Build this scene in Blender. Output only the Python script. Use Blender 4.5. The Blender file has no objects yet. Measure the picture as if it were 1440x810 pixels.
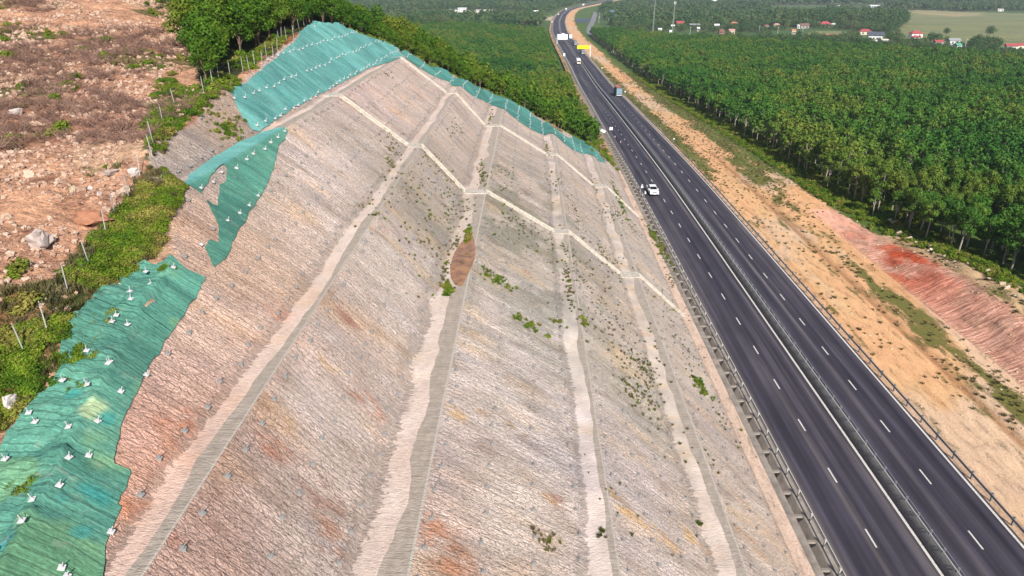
import bpy, bmesh, math, random
import numpy as np
from mathutils import Vector, Matrix
R = math.radians
rng = np.random.default_rng(7)
random.seed(7)
scn = bpy.context.scene
COL = scn.collection

# ------------------------------------------------------------------ camera, sky, sun, exposure
HCAM = 43.0; PITCH = 24.38; YAW = 1.306; FPX = 960.0
cam_d = bpy.data.cameras.new('camera'); cam = bpy.data.objects.new('camera', cam_d); COL.objects.link(cam)
cam.location = (0, 0, HCAM); cam.rotation_euler = (R(90 - PITCH), 0, R(YAW))
cam_d.sensor_width = 36; cam_d.lens = 24.0; cam_d.clip_start = 0.5; cam_d.clip_end = 20000
scn.camera = cam
SUN_AZ = 17.0; SUN_EL = 36.0            # light travels towards +Y and a little towards -X
world = bpy.data.worlds.new('World'); scn.world = world; world.use_nodes = True
wn = world.node_tree.nodes; wl = world.node_tree.links
sky = wn.new('ShaderNodeTexSky'); sky.sky_type = 'NISHITA'; sky.sun_disc = False
sky.sun_elevation = R(SUN_EL); sky.sun_rotation = R(180 - SUN_AZ)
wl.new(sky.outputs[0], wn['Background'].inputs[0]); wn['Background'].inputs[1].default_value = 0.085
sd = bpy.data.lights.new('sun', 'SUN'); sd.energy = 5.0; sd.angle = R(0.5); sd.color = (1.0, 0.95, 0.87)
sun = bpy.data.objects.new('sun', sd); COL.objects.link(sun)
sdir = Vector((-math.sin(R(SUN_AZ)) * math.cos(R(SUN_EL)), math.cos(R(SUN_AZ)) * math.cos(R(SUN_EL)), -math.sin(R(SUN_EL))))
sun.rotation_euler = sdir.to_track_quat('-Z', 'Y').to_euler(); sun.location = (60, -60, 90)
scn.view_settings.view_transform = 'Standard'; scn.view_settings.look = 'None'
scn.view_settings.gamma = 1.0; scn.view_settings.exposure = 0.52
scn.view_settings.use_curve_mapping = False
scn.cycles.volume_bounces = 0; scn.cycles.max_bounces = 4; scn.cycles.diffuse_bounces = 2; scn.cycles.transmission_bounces = 2; scn.cycles.glossy_bounces = 2

# ------------------------------------------------------------------ numeric helpers
def lin(c):
    c = np.asarray(c, float) / 255.0
    return np.where(c <= 0.04045, c / 12.92, ((c + 0.055) / 1.055) ** 2.4)
def sstep(a, b, x):
    t = np.clip((np.asarray(x, float) - a) / (b - a), 0, 1); return t * t * (3 - 2 * t)
def vnoise(x, y, seed=0):
    x = np.asarray(x, float); y = np.asarray(y, float)
    xi = np.floor(x).astype(np.int64); yi = np.floor(y).astype(np.int64); xf = x - xi; yf = y - yi
    def h(a, b):
        n = (a * 374761393 + b * 668265263 + seed * 982451653) & 0x7fffffff
        n = ((n ^ (n >> 13)) * 1274126177) & 0x7fffffff
        return ((n ^ (n >> 16)) & 0xffff) / 65535.0
    u = xf * xf * (3 - 2 * xf); v = yf * yf * (3 - 2 * yf)
    return ((h(xi, yi) * (1 - u) + h(xi + 1, yi) * u) * (1 - v) + (h(xi, yi + 1) * (1 - u) + h(xi + 1, yi + 1) * u) * v)
def fbm(x, y, seed=0, o=4):
    s = 0; a = 0.5
    for k in range(o):
        s = s + a * (vnoise(np.asarray(x) * 2 ** k, np.asarray(y) * 2 ** k, seed + k) * 2 - 1); a *= 0.5
    return s
def smooth(xs, n):
    k = np.ones(n) / n; p = np.pad(xs, (n, n), mode='edge'); return np.convolve(p, k, 'same')[n:-n]
def inpoly(x, y, P):
    x = np.asarray(x, float); y = np.asarray(y, float); r = np.zeros(x.shape, bool); n = len(P); j = n - 1
    for i in range(n):
        xi, yi = P[i]; xj, yj = P[j]
        c = ((yi > y) != (yj > y)) & (x < (xj - xi) * (y - yi) / ((yj - yi) + 1e-12) + xi)
        r ^= c; j = i
    return r

# ------------------------------------------------------------------ the lie of the land (X across the road, Y along it)
_t = np.arange(-400, 7000, 2.0)
RZ = smooth(smooth(np.interp(_t, [-400, 185, 280, 358, 470, 700, 1000, 3000, 7000], [0, 0, -3.2, -6.5, -8.5, -10.5, -12, -14, -14]), 35), 15)
def rz(Y): return np.interp(Y, _t, RZ)
def ray(px, py):
    a = R(PITCH); x = (px - 720) / FPX; y = -(py - 405) / FPX
    d = np.array([x, math.cos(a) + y * math.sin(a), -math.sin(a) + y * math.cos(a)])
    c, s = math.cos(R(YAW)), math.sin(R(YAW))
    return np.array([c * d[0] - s * d[1], s * d[0] + c * d[1], d[2]])
_ts = np.geomspace(8, 9000, 420)
def hit(px, py, F):
    d = ray(px, py); ts = _ts
    for it in range(4):
        g = HCAM + d[2] * ts - F(d[0] * ts, d[1] * ts)
        k = int(np.argmax(g < 0)) if (g < 0).any() else len(ts) - 1
        a, b = ts[max(k - 1, 0)], ts[k]; ts = np.linspace(a, b, 30)
    m = a + (b - a) * 0.5
    return np.array([d[0] * m, d[1] * m, HCAM + d[2] * m])
# centre of the motorway
_mp = [(1332, 810), (1188, 605), (1054, 410), (901.5, 205), (817.5, 90), (809.4, 79), (791.6, 53.3), (786.2, 42.4), (785.7, 29.6), (789.6, 21.2), (796.5, 14.8), (807.4, 10.9), (821.2, 8.4), (838, 4.9)]
_mh = np.array([hit(a, b, lambda X, Y: rz(Y)) for a, b in _mp])
_mh = _mh[np.argsort(_mh[:, 1])]
_xc = np.interp(_t, _mh[:, 1], _mh[:, 0] + 0.35)
_xc = np.where(_t < 125, 33.4, _xc)
_sl = (_xc[np.searchsorted(_t, _mh[-1, 1]) - 1] - _xc[np.searchsorted(_t, _mh[-1, 1]) - 60]) / 118.0
_e = _mh[-1, 1]; _xc = np.where(_t > _e, np.interp(_e, _t, _xc) + (_t - _e) * _sl, _xc)
XC = smooth(smooth(_xc, 45), 25); XC = XC + (33.4 - XC) * (1 - sstep(60, 200, _t))
DX = np.gradient(XC, _t)
def xc(Y): return np.interp(Y, _t, XC)
def P(u, t):                                   # lateral u (33.4 = centre), station t -> world X, Y
    dx = np.interp(t, _t, DX); n = np.sqrt(1 + dx * dx)
    return xc(t) + (u - 33.4) / n, t - (u - 33.4) * dx / n
def UU(X, Y):
    dx = np.interp(Y, _t, DX); return (X - xc(Y)) / np.sqrt(1 + dx * dx) + 33.4
PX = [-60, -46, -34, -25, -23.3, -15.2, -13.5, -8.1, -5.3, 3.6, 5.5, 12.95, 15.3, 21.9, 23.2]
PZ = [56, 46, 37, 29.9, 29.9, 23.7, 23.7, 17.7, 17.7, 12.3, 12.3, 6.1, 6.1, 0.05, 0.0]
BEN = [(-25, -23.3), (-15.2, -13.5), (-8.1, -5.3), (3.6, 5.5), (12.95, 15.3)]
def Cp(X, Y=None): return np.interp(X, PX, PZ)
CREST = [(-60, 900), (0, 810), (40, 740), (100, 640), (150, 560), (190, 470), (215, 430), (240, 385), (240, 300), (215, 250), (212, 212), (262, 178), (288, 148), (338, 118), (368, 93), (398, 70), (428, 46), (447, 36), (480, 37), (520, 54), (560, 70), (603, 92), (633, 105), (679, 128), (709, 139), (738, 154), (768, 173), (787, 187), (811, 195), (835, 209), (853, 228)]
_cp = [hit(a, b, Cp) for a, b in CREST]
EXTRA = [(-22.8, 30, 28), (-31, 33, 29.6), (-40, 42, 31.5), (-60, 60, 34), (-32, 50, 31.3), (-45, 75, 35), (-60, 110, 40), (-100, 110, 44), (-120, 60, 40), (-140, 180, 56), (-100, 30, 37), (-40, 10, 28.5), (-90, -10, 32), (-22, 5, 26.5),
         (-12, 10, 33), (0, 45, 42), (15, 60, 30), (22, 70, 20), (22, 20, 20), (0, 5, 40), (22, 110, 12), (10, 110, 26), (-12, 100, 40), (-22, 110, 40), (22, 150, 4),
         (21, 175, 0.6), (15, 188, 1.5), (0, 192, 8.5), (-15, 188, 15), (-30, 172, 25), (-42, 130, 36), (-60, 150, 37), (-80, 200, 33), (-50, 210, 17), (-20, 225, 5), (10, 230, 0), (-40, 270, 4), (-100, 270, 20), (0, 280, -2), (-60, 330, -3), (-140, 330, 10), (-150, 260, 36)]
CP = np.array([tuple(c) for c in _cp] + EXTRA)
_cc = 5.0
def _phi(r2): return np.sqrt(r2 + _cc * _cc)
_A = _phi((CP[:, None, 0] - CP[None, :, 0]) ** 2 + (CP[:, None, 1] - CP[None, :, 1]) ** 2)
_n = len(CP); _M = np.zeros((_n + 3, _n + 3)); _M[:_n, :_n] = _A - np.eye(_n) * 0.0; _M[:_n, _n] = 1; _M[:_n, _n + 1] = CP[:, 0]; _M[:_n, _n + 2] = CP[:, 1]; _M[_n:, :_n] = _M[:_n, _n:].T
_w = np.linalg.solve(_M, np.concatenate([CP[:, 2], [0, 0, 0]]))
def Nraw(X, Y):
    s = _w[_n] + _w[_n + 1] * X + _w[_n + 2] * Y
    for i in range(_n): s = s + _w[i] * np.sqrt((X - CP[i, 0]) ** 2 + (Y - CP[i, 1]) ** 2 + _cc * _cc)
    return s
def farleft(X, Y):                              # wooded rise far to the left
    return rz(Y) + 1.0 + 30 * np.exp(-(((X + 330) / 170) ** 2 + ((Y - 620) / 260) ** 2)) + 16 * np.exp(-(((X + 150) / 70) ** 2 + ((Y - 430) / 120) ** 2))
def bankh(t): return 4.0 * (1 - sstep(88, 127, t))
def rightz(u, t):
    b = bankh(t)
    z = b * (0.80 * sstep(57.5, 64.0, u) + 0.2 * sstep(63, 67, u)) - (b * 0.55) * sstep(69, 74, u)
    z = z + 0.6 * sstep(62, 75, u) * (1 - b / 4)
    z = z - 0.28 * np.exp(-((u - 50.7) / 0.75) ** 2) + 0.10 * fbm(u * 0.35, t * 0.12, 31) * sstep(43, 45, u)
    z = z + b * 0.13 * fbm(u * 0.5, t * 0.25, 33) * sstep(58, 62, u)
    return rz(t) + z
def land(X, Y):
    X = np.asarray(X, float); Y = np.asarray(Y, float)
    u = UU(X, Y); base = rz(Y)
    N = Nraw(np.clip(X, -170, 30), np.clip(Y, -20, 340))
    w = np.maximum(sstep(270, 400, Y), sstep(150, 320, -X))
    L = N * (1 - w) + farleft(X, Y) * w
    L = np.maximum(L, base - 0.05)
    L = np.minimum(L, base + 0.05 + np.maximum(0, 22.5 - u) * (0.9 - 0.75 * sstep(260, 420, Y)))
    nat = L + 0.35 * fbm(X * 0.12, Y * 0.12, 5) * sstep(0, 10, 22 - u)
    C = Cp(X) + (Y > 178) * 100
    left = np.minimum(nat, C)
    right = rightz(u, Y)
    z = np.where(u < 22.8, left, np.where(u < 42, base, right))
    # rock relief of the cut faces, none on the berms
    f = facew(X) * np.clip(np.minimum(abs(Y - 86), abs(Y - 130)) - 0.9, 0, 1)
    rel = 0.30 * fbm(X * 0.16, Y * 0.3, 11) + 0.16 * fbm(X * 0.35, Y * 1.1, 12)
    z = z + np.where((u < 22.8) & (C < nat + 0.6) & (Y < 178), f * (rel + 0.05), 0)
    return z
def facew(X):
    f = np.zeros(np.shape(X)) + 1.0
    for a, b in BEN:
        f = f * np.where((X > a - 0.9) & (X < b + 0.9), np.clip(np.maximum(a - X, X - b) / 0.9, 0, 1), 1)
    return f * np.clip((21.9 - X) / 1.2, 0, 1)
def iscut(X, Y):
    N = Nraw(np.clip(X, -170, 30), np.clip(Y, -20, 340)); return (Cp(X) < N + 0.35 * fbm(X * 0.12, Y * 0.12, 5)) & (X < 22.8) & (Y < 178)
def H(px, py): return hit(px, py, land)
def HP(pts): return [tuple(H(a, b)[:2]) for a, b in pts]

# ------------------------------------------------------------------ mesh helpers
def tag(o, label=None, cat=None, group=None, kind=None):
    if label: o['label'] = label
    if cat: o['category'] = cat
    if group: o['group'] = group
    if kind: o['kind'] = kind
    return o
def link(o, parent=None):
    COL.objects.link(o)
    if parent is not None: o.parent = parent
    return o
def empty(name, loc, rz_=0):
    o = bpy.data.objects.new(name, None); o.empty_display_size = 0.3; o.location = loc; o.rotation_euler = (0, 0, rz_); return link(o)
def mesh_np(name, V, F, mat=None, smooth_=False, cols=None, attrs=None, matidx=None):
    V = np.asarray(V, np.float32); me = bpy.data.meshes.new(name)
    F = np.asarray(F, np.int32); k = F.shape[1]
    me.vertices.add(len(V)); me.vertices.foreach_set('co', V.ravel())
    me.loops.add(F.size); me.loops.foreach_set('vertex_index', F.ravel())
    me.polygons.add(len(F)); me.polygons.foreach_set('loop_start', np.arange(0, F.size, k, dtype=np.int32))
    me.polygons.foreach_set('loop_total', np.full(len(F), k, np.int32))
    if smooth_: me.polygons.foreach_set('use_smooth', np.ones(len(F), bool))
    for m in (mat if isinstance(mat, (list, tuple)) else [mat] if mat else []): me.materials.append(m)
    if matidx is not None: me.polygons.foreach_set('material_index', np.asarray(matidx, np.int32))
    me.update(calc_edges=True)
    if cols is not None:
        a = me.attributes.new('col', 'FLOAT_COLOR', 'POINT'); c = np.ones((len(V), 4), np.float32); c[:, :3] = cols; a.data.foreach_set('color', c.ravel())
    for n, v in (attrs or {}).items():
        v = np.asarray(v, np.float32)
        if v.ndim == 1: a = me.attributes.new(n, 'FLOAT', 'POINT'); a.data.foreach_set('value', v)
        else: a = me.attributes.new(n, 'FLOAT_VECTOR', 'POINT'); a.data.foreach_set('vector', v.ravel())
    return me
def gridfaces(nr, nc):
    i = np.arange(nr - 1)[:, None] * nc + np.arange(nc - 1)[None, :]
    return np.stack([i, i + 1, i + nc + 1, i + nc], -1).reshape(-1, 4)
class MB:
    """collects boxes, bars and tubes for ONE mesh"""
    def __init__(s): s.v = []; s.f = []; s.m = []
    def add(s, V, F, mi=0):
        b = len(s.v); s.v += [tuple(p) for p in V]; s.f += [tuple(b + i for i in f) for f in F]; s.m += [mi] * len(F); return s
    def box(s, c, d, rot=0, mi=0, taper=1.0):
        cx, cy, cz = c; dx, dy, dz = d[0] / 2, d[1] / 2, d[2] / 2; V = []
        for z, k in ((-dz, 1.0), (dz, taper)):
            for x, y in ((-dx, -dy), (dx, -dy), (dx, dy), (-dx, dy)):
                x *= k; y *= k
                V.append((cx + x * math.cos(rot) - y * math.sin(rot), cy + x * math.sin(rot) + y * math.cos(rot), cz + z))
        return s.add(V, [(3, 2, 1, 0), (4, 5, 6, 7), (0, 1, 5, 4), (1, 2, 6, 5), (2, 3, 7, 6), (3, 0, 4, 7)], mi)
    def tube(s, a, b, r, r2=None, n=6, mi=0, caps=True):
        a = Vector(a); b = Vector(b); r2 = r if r2 is None else r2; d = (b - a).normalized()
        x = d.orthogonal().normalized(); y = d.cross(x); V = []
        for p, q in ((a, r), (b, r2)):
            for k in range(n):
                t = 2 * math.pi * k / n; V.append(p + x * math.cos(t) * q + y * math.sin(t) * q)
        F = [(k, (k + 1) % n, n + (k + 1) % n, n + k) for k in range(n)]
        if caps: F += [tuple(range(n - 1, -1, -1)), tuple(range(n, 2 * n))]
        return s.add(V, F, mi)
    def prism(s, prof, x0, x1, mi=0):            # profile in (y,z), extruded along x
        n = len(prof); V = [(x0, y, z) for y, z in prof] + [(x1, y, z) for y, z in prof]
        F = [tuple(range(n)), tuple(range(2 * n - 1, n - 1, -1))] + [((k + 1) % n, k, n + k, n + (k + 1) % n) for k in range(n)]
        return s.add(V, F, mi)
    def mesh(s, name, mats, sm=False, bevel=0):
        me = bpy.data.meshes.new(name); me.from_pydata(s.v, [], s.f)
        for m in (mats if isinstance(mats, (list, tuple)) else [mats]): me.materials.append(m)
        me.polygons.foreach_set('material_index', s.m)
        if sm: me.polygons.foreach_set('use_smooth', [True] * len(s.f))
        bm = bmesh.new(); bm.from_mesh(me); bmesh.ops.recalc_face_normals(bm, faces=bm.faces)
        if bevel: bmesh.ops.bevel(bm, geom=bm.edges[:], offset=bevel, segments=2, affect='EDGES', clamp_overlap=True)
        bm.to_mesh(me); bm.free(); me.update(); return me
    def build(s, name, mats, parent=None, loc=(0, 0, 0), sm=False, bevel=0):
        o = bpy.data.objects.new(name, s.mesh(name, mats, sm, bevel)); o.location = loc; return link(o, parent)
def objm(name, me, parent=None, loc=(0, 0, 0)):
    o = bpy.data.objects.new(name, me); o.location = loc; return link(o, parent)

# ------------------------------------------------------------------ materials
class NT:
    def __init__(s, name):
        s.m = bpy.data.materials.new(name); s.m.use_nodes = True; s.t = s.m.node_tree; s.n = s.t.nodes; s.l = s.t.links
        s.b = s.n['Principled BSDF']; s.out = s.n['Material Output']; s.b.inputs['Specular IOR Level'].default_value = 0.25
    def new(s, t, **k):
        n = s.n.new('ShaderNode' + t)
        for a, v in k.items(): setattr(n, a, v)
        return n
    def set(s, sock, v):
        if isinstance(v, bpy.types.NodeSocket): s.l.new(v, sock)
        elif isinstance(v, (tuple, list)) and len(v) == 3 and sock.type == 'RGBA': sock.default_value = (*v, 1)
        else: sock.default_value = v
    def attr(s, n, out='Fac'):
        a = s.new('Attribute', attribute_name=n); return a.outputs[out]
    def noise(s, vec, scale, detail=4, rough=0.55, out=0, dist=0):
        n = s.new('TexNoise'); s.set(n.inputs['Vector'], vec); n.inputs['Scale'].default_value = scale
        n.inputs['Detail'].default_value = detail; n.inputs['Roughness'].default_value = rough; n.inputs['Distortion'].default_value = dist; return n.outputs[out]
    def ramp(s, v, stops, interp='LINEAR'):
        r = s.new('ValToRGB'); s.l.new(v, r.inputs[0]); e = r.color_ramp; e.interpolation = interp
        while len(e.elements) < len(stops): e.elements.new(0.5)
        for k, (p, c) in enumerate(stops):
            e.elements[k].position = p; e.elements[k].color = (*(c if isinstance(c, (tuple, list)) else (c, c, c)), 1)
        return r.outputs[0]
    def math(s, op, a, b=0.0, c=None, clamp=False):
        n = s.new('Math', operation=op, use_clamp=clamp); s.set(n.inputs[0], a); s.set(n.inputs[1], b)
        if c is not None: s.set(n.inputs[2], c)
        return n.outputs[0]
    def mix(s, f, a, b, mode='MIX'):
        n = s.new('Mix', data_type='RGBA', blend_type=mode, clamp_factor=True); s.set(n.inputs[0], f); s.set(n.inputs[6], a); s.set(n.inputs[7], b); return n.outputs[2]
    def vec(s, v, sc):
        n = s.new('VectorMath', operation='MULTIPLY'); s.set(n.inputs[0], v); n.inputs[1].default_value = sc; return n.outputs[0]
    def bump(s, h, strength=0.5, dist=0.1, prev=None):
        n = s.new('Bump'); s.set(n.inputs['Height'], h); n.inputs['Strength'].default_value = strength; n.inputs['Distance'].default_value = dist
        if prev is not None: s.l.new(prev, n.inputs['Normal'])
        return n.outputs[0]
    def fin(s, col, rough=0.9, normal=None, metal=0):
        s.set(s.b.inputs['Base Color'], col); s.set(s.b.inputs['Roughness'], rough); s.b.inputs['Metallic'].default_value = metal
        if normal is not None: s.l.new(normal, s.b.inputs['Normal'])
        return s.m
    @property
    def obj(s): return s.new('TexCoord').outputs['Object']
    @property
    def pos(s): return s.new('NewGeometry').outputs['Position']
def simple(name, c, rough=0.6, metal=0.0, var=0.15, sc=3.0, bump=0.0):
    t = NT(name); o = t.obj; n = t.noise(o, sc, 5, 0.6)
    f = t.ramp(n, [(0.3, 1 - var), (0.7, 1 + var)])
    col = t.mix(1.0, tuple(c), f, 'MULTIPLY')
    return t.fin(col, rough, t.bump(n, bump, 0.02) if bump else None, metal)
M = {}
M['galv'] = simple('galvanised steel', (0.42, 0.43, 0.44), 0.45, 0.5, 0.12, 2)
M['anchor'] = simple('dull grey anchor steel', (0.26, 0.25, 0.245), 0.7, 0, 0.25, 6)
M['galv_dark'] = simple('dark steel', (0.22, 0.24, 0.27), 0.5, 0.5, 0.15, 2)
M['concrete'] = simple('grey concrete', (0.36, 0.34, 0.31), 0.9, 0, 0.22, 1.2, 0.3)
M['concrete_pale'] = simple('pale sun bleached concrete', (0.42, 0.38, 0.325), 0.92, 0, 0.3, 2.5, 0.4)
M['concrete_dark'] = simple('dark barrier concrete', (0.17, 0.165, 0.16), 0.9, 0, 0.16, 2.5, 0.1)  # one even dark grey over the whole median wall
M['post'] = simple('whitewashed concrete post', (0.36, 0.35, 0.34), 0.85, 0, 0.12, 4)
M['white'] = simple('white paint', (0.80, 0.80, 0.80), 0.45, 0, 0.03, 2)
M['car_white'] = simple('white car paint', (0.82, 0.82, 0.83), 0.25, 0, 0.02, 2)
M['glass'] = simple('dark window glass', (0.015, 0.018, 0.022), 0.08, 0, 0.1, 2)
M['rubber'] = simple('tyre rubber', (0.02, 0.02, 0.02), 0.85, 0, 0.1, 5)
M['black'] = simple('black plastic', (0.03, 0.03, 0.03), 0.6, 0, 0.1, 5)
M['red'] = simple('red plastic', (0.55, 0.06, 0.04), 0.4, 0, 0.1, 5)
M['yellow'] = simple('yellow sign sheet', (0.85, 0.68, 0.0), 0.5, 0, 0.04, 1)
M['blue_grey'] = simple('pale blue tarpaulin', (0.17, 0.26, 0.31), 0.6, 0, 0.2, 1.5)
M['slate'] = simple('dark slate sheet', (0.07, 0.08, 0.10), 0.6, 0, 0.2, 1)
M['rust'] = simple('rust red load', (0.32, 0.13, 0.09), 0.8, 0, 0.3, 1.5)
M['cream'] = simple('cream paint', (0.62, 0.55, 0.47), 0.5, 0, 0.08, 1.5)
M['skin'] = simple('skin', (0.35, 0.2, 0.13), 0.6, 0, 0.05, 5)

# ------------------------------------------------------------------ surface materials
def mat_hill():
    t = NT('cut rock and soil'); col = t.attr('col', 'Color'); suv = t.attr('suv', 'Vector'); bn = t.attr('bn'); bg = t.attr('bg'); cut = t.attr('cut'); bi = t.attr('bi')
    pos = t.pos
    # rock streaks run down the dip
    st1 = t.noise(t.vec(suv, (1.7, 3.0, 1)), 1.0, 7, 0.72, dist=0.5)
    st2 = t.noise(t.vec(suv, (5.5, 9.0, 1)), 1.0, 4, 0.8, dist=0.6)
    st3 = t.noise(t.vec(suv, (0.22, 0.55, 1)), 1.0, 6, 0.65, dist=0.5)
    v = t.new('TexVoronoi', feature='DISTANCE_TO_EDGE'); vw = t.new('VectorMath', operation='ADD'); t.set(vw.inputs[0], t.vec(suv, (1.9, 4.4, 1))); t.set(vw.inputs[1], t.vec(t.noise(t.vec(suv, (2.2, 2.2, 1)), 1.0, 4, 0.65, out=1), (0.9, 0.9, 0))); t.set(v.inputs['Vector'], vw.outputs[0]); v.inputs['Scale'].default_value = 1.0
    grain = t.noise(pos, 11.0, 3, 0.75)
    k1 = t.ramp(st1, [(0.30, 0.72), (0.47, 0.98), (0.62, 1.07), (0.75, 1.16)])
    k2 = t.ramp(st2, [(0.35, 0.34), (0.43, 0.90), (0.58, 1.06), (0.68, 1.42)])
    k3 = t.ramp(st3, [(0.32, (0.70, 0.65, 0.61)), (0.47, (0.97, 0.96, 0.95)), (0.68, (1.16, 1.16, 1.18))])
    kc = t.ramp(v.outputs[0], [(0.0, 0.36), (0.035, 0.80), (0.09, 1.0)])
    kg = t.ramp(grain, [(0.32, 0.62), (0.5, 1.0), (0.68, 1.35)])
    c = t.mix(1.0, col, k1, 'MULTIPLY'); c = t.mix(1.0, c, k2, 'MULTIPLY'); c = t.mix(1.0, c, k3, 'MULTIPLY'); c = t.mix(t.ramp(st3, [(0.38, 0.15), (0.62, 0.8)]), c, kc, 'MULTIPLY'); c = t.mix(0.8, c, kg, 'MULTIPLY')
    # wire mesh seams, one each half metre
    sep = t.new('SeparateXYZ'); t.l.new(suv, sep.inputs[0])
    wob = t.noise(t.vec(suv, (0.35, 0.35, 1)), 1.0, 3)
    wob2 = t.noise(t.vec(suv, (3.0, 3.0, 1)), 1.0, 3, 0.7)
    yy = t.math('ADD', t.math('ADD', t.math('MULTIPLY', sep.outputs[1], 2.3), t.math('MULTIPLY', wob, 0.8)), t.math('MULTIPLY', wob2, 0.40))
    fr = t.math('ABSOLUTE', t.math('SUBTRACT', t.math('FRACT', yy), 0.5))
    seam = t.ramp(fr, [(0.0, 0.28), (0.045, 0.60), (0.08, 1.0)])
    c = t.mix(t.math('MULTIPLY', cut, 0.75), c, t.mix(1.0, c, seam, 'MULTIPLY'))
    # loose natural ground: clods and stones
    vn = t.new('TexVoronoi'); t.set(vn.inputs['Vector'], pos); vn.inputs['Scale'].default_value = 1.6
    vn2 = t.new('TexVoronoi'); t.set(vn2.inputs['Vector'], pos); vn2.inputs['Scale'].default_value = 4.2
    n1 = t.noise(pos, 0.45, 7, 0.68); n2 = t.noise(pos, 2.6, 5, 0.7)
    g = t.mix(1.0, col, t.ramp(n1, [(0.33, (0.50, 0.42, 0.40)), (0.46, (0.86, 0.82, 0.80)), (0.58, (1.1, 1.08, 1.05)), (0.7, (1.35, 1.3, 1.25))]), 'MULTIPLY')
    g = t.mix(1.0, g, t.ramp(n2, [(0.3, 0.5), (0.45, 0.95), (0.7, 1.3)]), 'MULTIPLY')
    g = t.mix(0.5, g, t.ramp(vn2.outputs['Distance'], [(0.0, 1.25), (0.6, 0.6)]), 'MULTIPLY')
    c = t.mix(cut, g, c)
    # berms: concrete strip on the outer side, pale silt on the inner side
    bnoise = t.noise(t.vec(suv, (0.2, 0.10, 1)), 1.0, 6, 0.5)
    bx = t.math('ADD', bn, t.math('MULTIPLY', t.math('SUBTRACT', bnoise, 0.5), 1.1))
    silt_n = t.noise(t.vec(suv, (0.5, 0.3, 1)), 1.0, 4, 0.6)
    silt = t.ramp(silt_n, [(0.3, (0.36, 0.275, 0.225)), (0.5, (0.43, 0.345, 0.29)), (0.7, (0.52, 0.44, 0.385))])
    conc = t.ramp(t.noise(t.vec(suv, (2, 1.2, 1)), 1.0, 5, 0.6), [(0.3, (0.29, 0.24, 0.20)), (0.7, (0.41, 0.345, 0.29))])
    tr = t.math('ABSOLUTE', t.math('SUBTRACT', t.math('FRACT', t.math('MULTIPLY', sep.outputs[1], 2.2)), 0.5))
    conc = t.mix(0.8, conc, t.ramp(tr, [(0.0, 0.6), (0.07, 1.0)]), 'MULTIPLY')
    isconc = t.math('MULTIPLY', t.math('GREATER_THAN', bn, -0.01), t.math('LESS_THAN', bx, bg))
    issilt = t.ramp(t.math('MULTIPLY', t.math('ADD', t.math('ADD', bn, t.math('MULTIPLY', t.math('SUBTRACT', bnoise, 0.5), 1.0)), t.math('MULTIPLY', t.math('SUBTRACT', st1, 0.5), 0.8)), 0.5), [(0.45, 1.0), (0.60, 0.0)])
    silt = t.mix(0.4, silt, t.mix(1.0, col, (1.12, 1.1, 1.08), 'MULTIPLY')); silt = t.mix(0.9, silt, t.ramp(t.noise(pos, 3.2, 6, 0.75), [(0.3, 0.72), (0.5, 1.0), (0.7, 1.18)]), 'MULTIPLY')
    silt = t.mix(t.attr('bs'), silt, t.mix(1.0, col, t.ramp(silt_n, [(0.3, 0.62), (0.7, 0.98)]), 'MULTIPLY'))
    c = t.mix(issilt, c, silt); c = t.mix(isconc, c, conc)
    edge = t.math('MULTIPLY', t.math('GREATER_THAN', bn, -0.01), t.math('LESS_THAN', bn, 0.05))
    c = t.mix(t.math('MULTIPLY', edge, 0.55), c, (0.50, 0.46, 0.41))
    onb = t.math('MULTIPLY', t.math('ADD', isconc, issilt, clamp=True), 0.8)
    rockh = t.math('ADD', t.math('ADD', t.math('MULTIPLY', st1, 1.0), t.math('MULTIPLY', st2, 0.6)), t.math('MULTIPLY', t.ramp(v.outputs[0], [(0, 0), (0.12, 1)]), 0.2))
    nath = t.math('ADD', t.math('MULTIPLY', n2, 1.2), t.math('MULTIPLY', vn.outputs['Distance'], -0.5))
    hh = t.new('Mix', data_type='FLOAT'); t.set(hh.inputs[0], cut); t.set(hh.inputs[2], nath); t.set(hh.inputs[3], rockh)
    hf = t.math('MULTIPLY', hh.outputs[0], t.math('SUBTRACT', 1.0, onb))
    return t.fin(c, 0.93, t.bump(hf, 1.0, 0.33))
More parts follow.
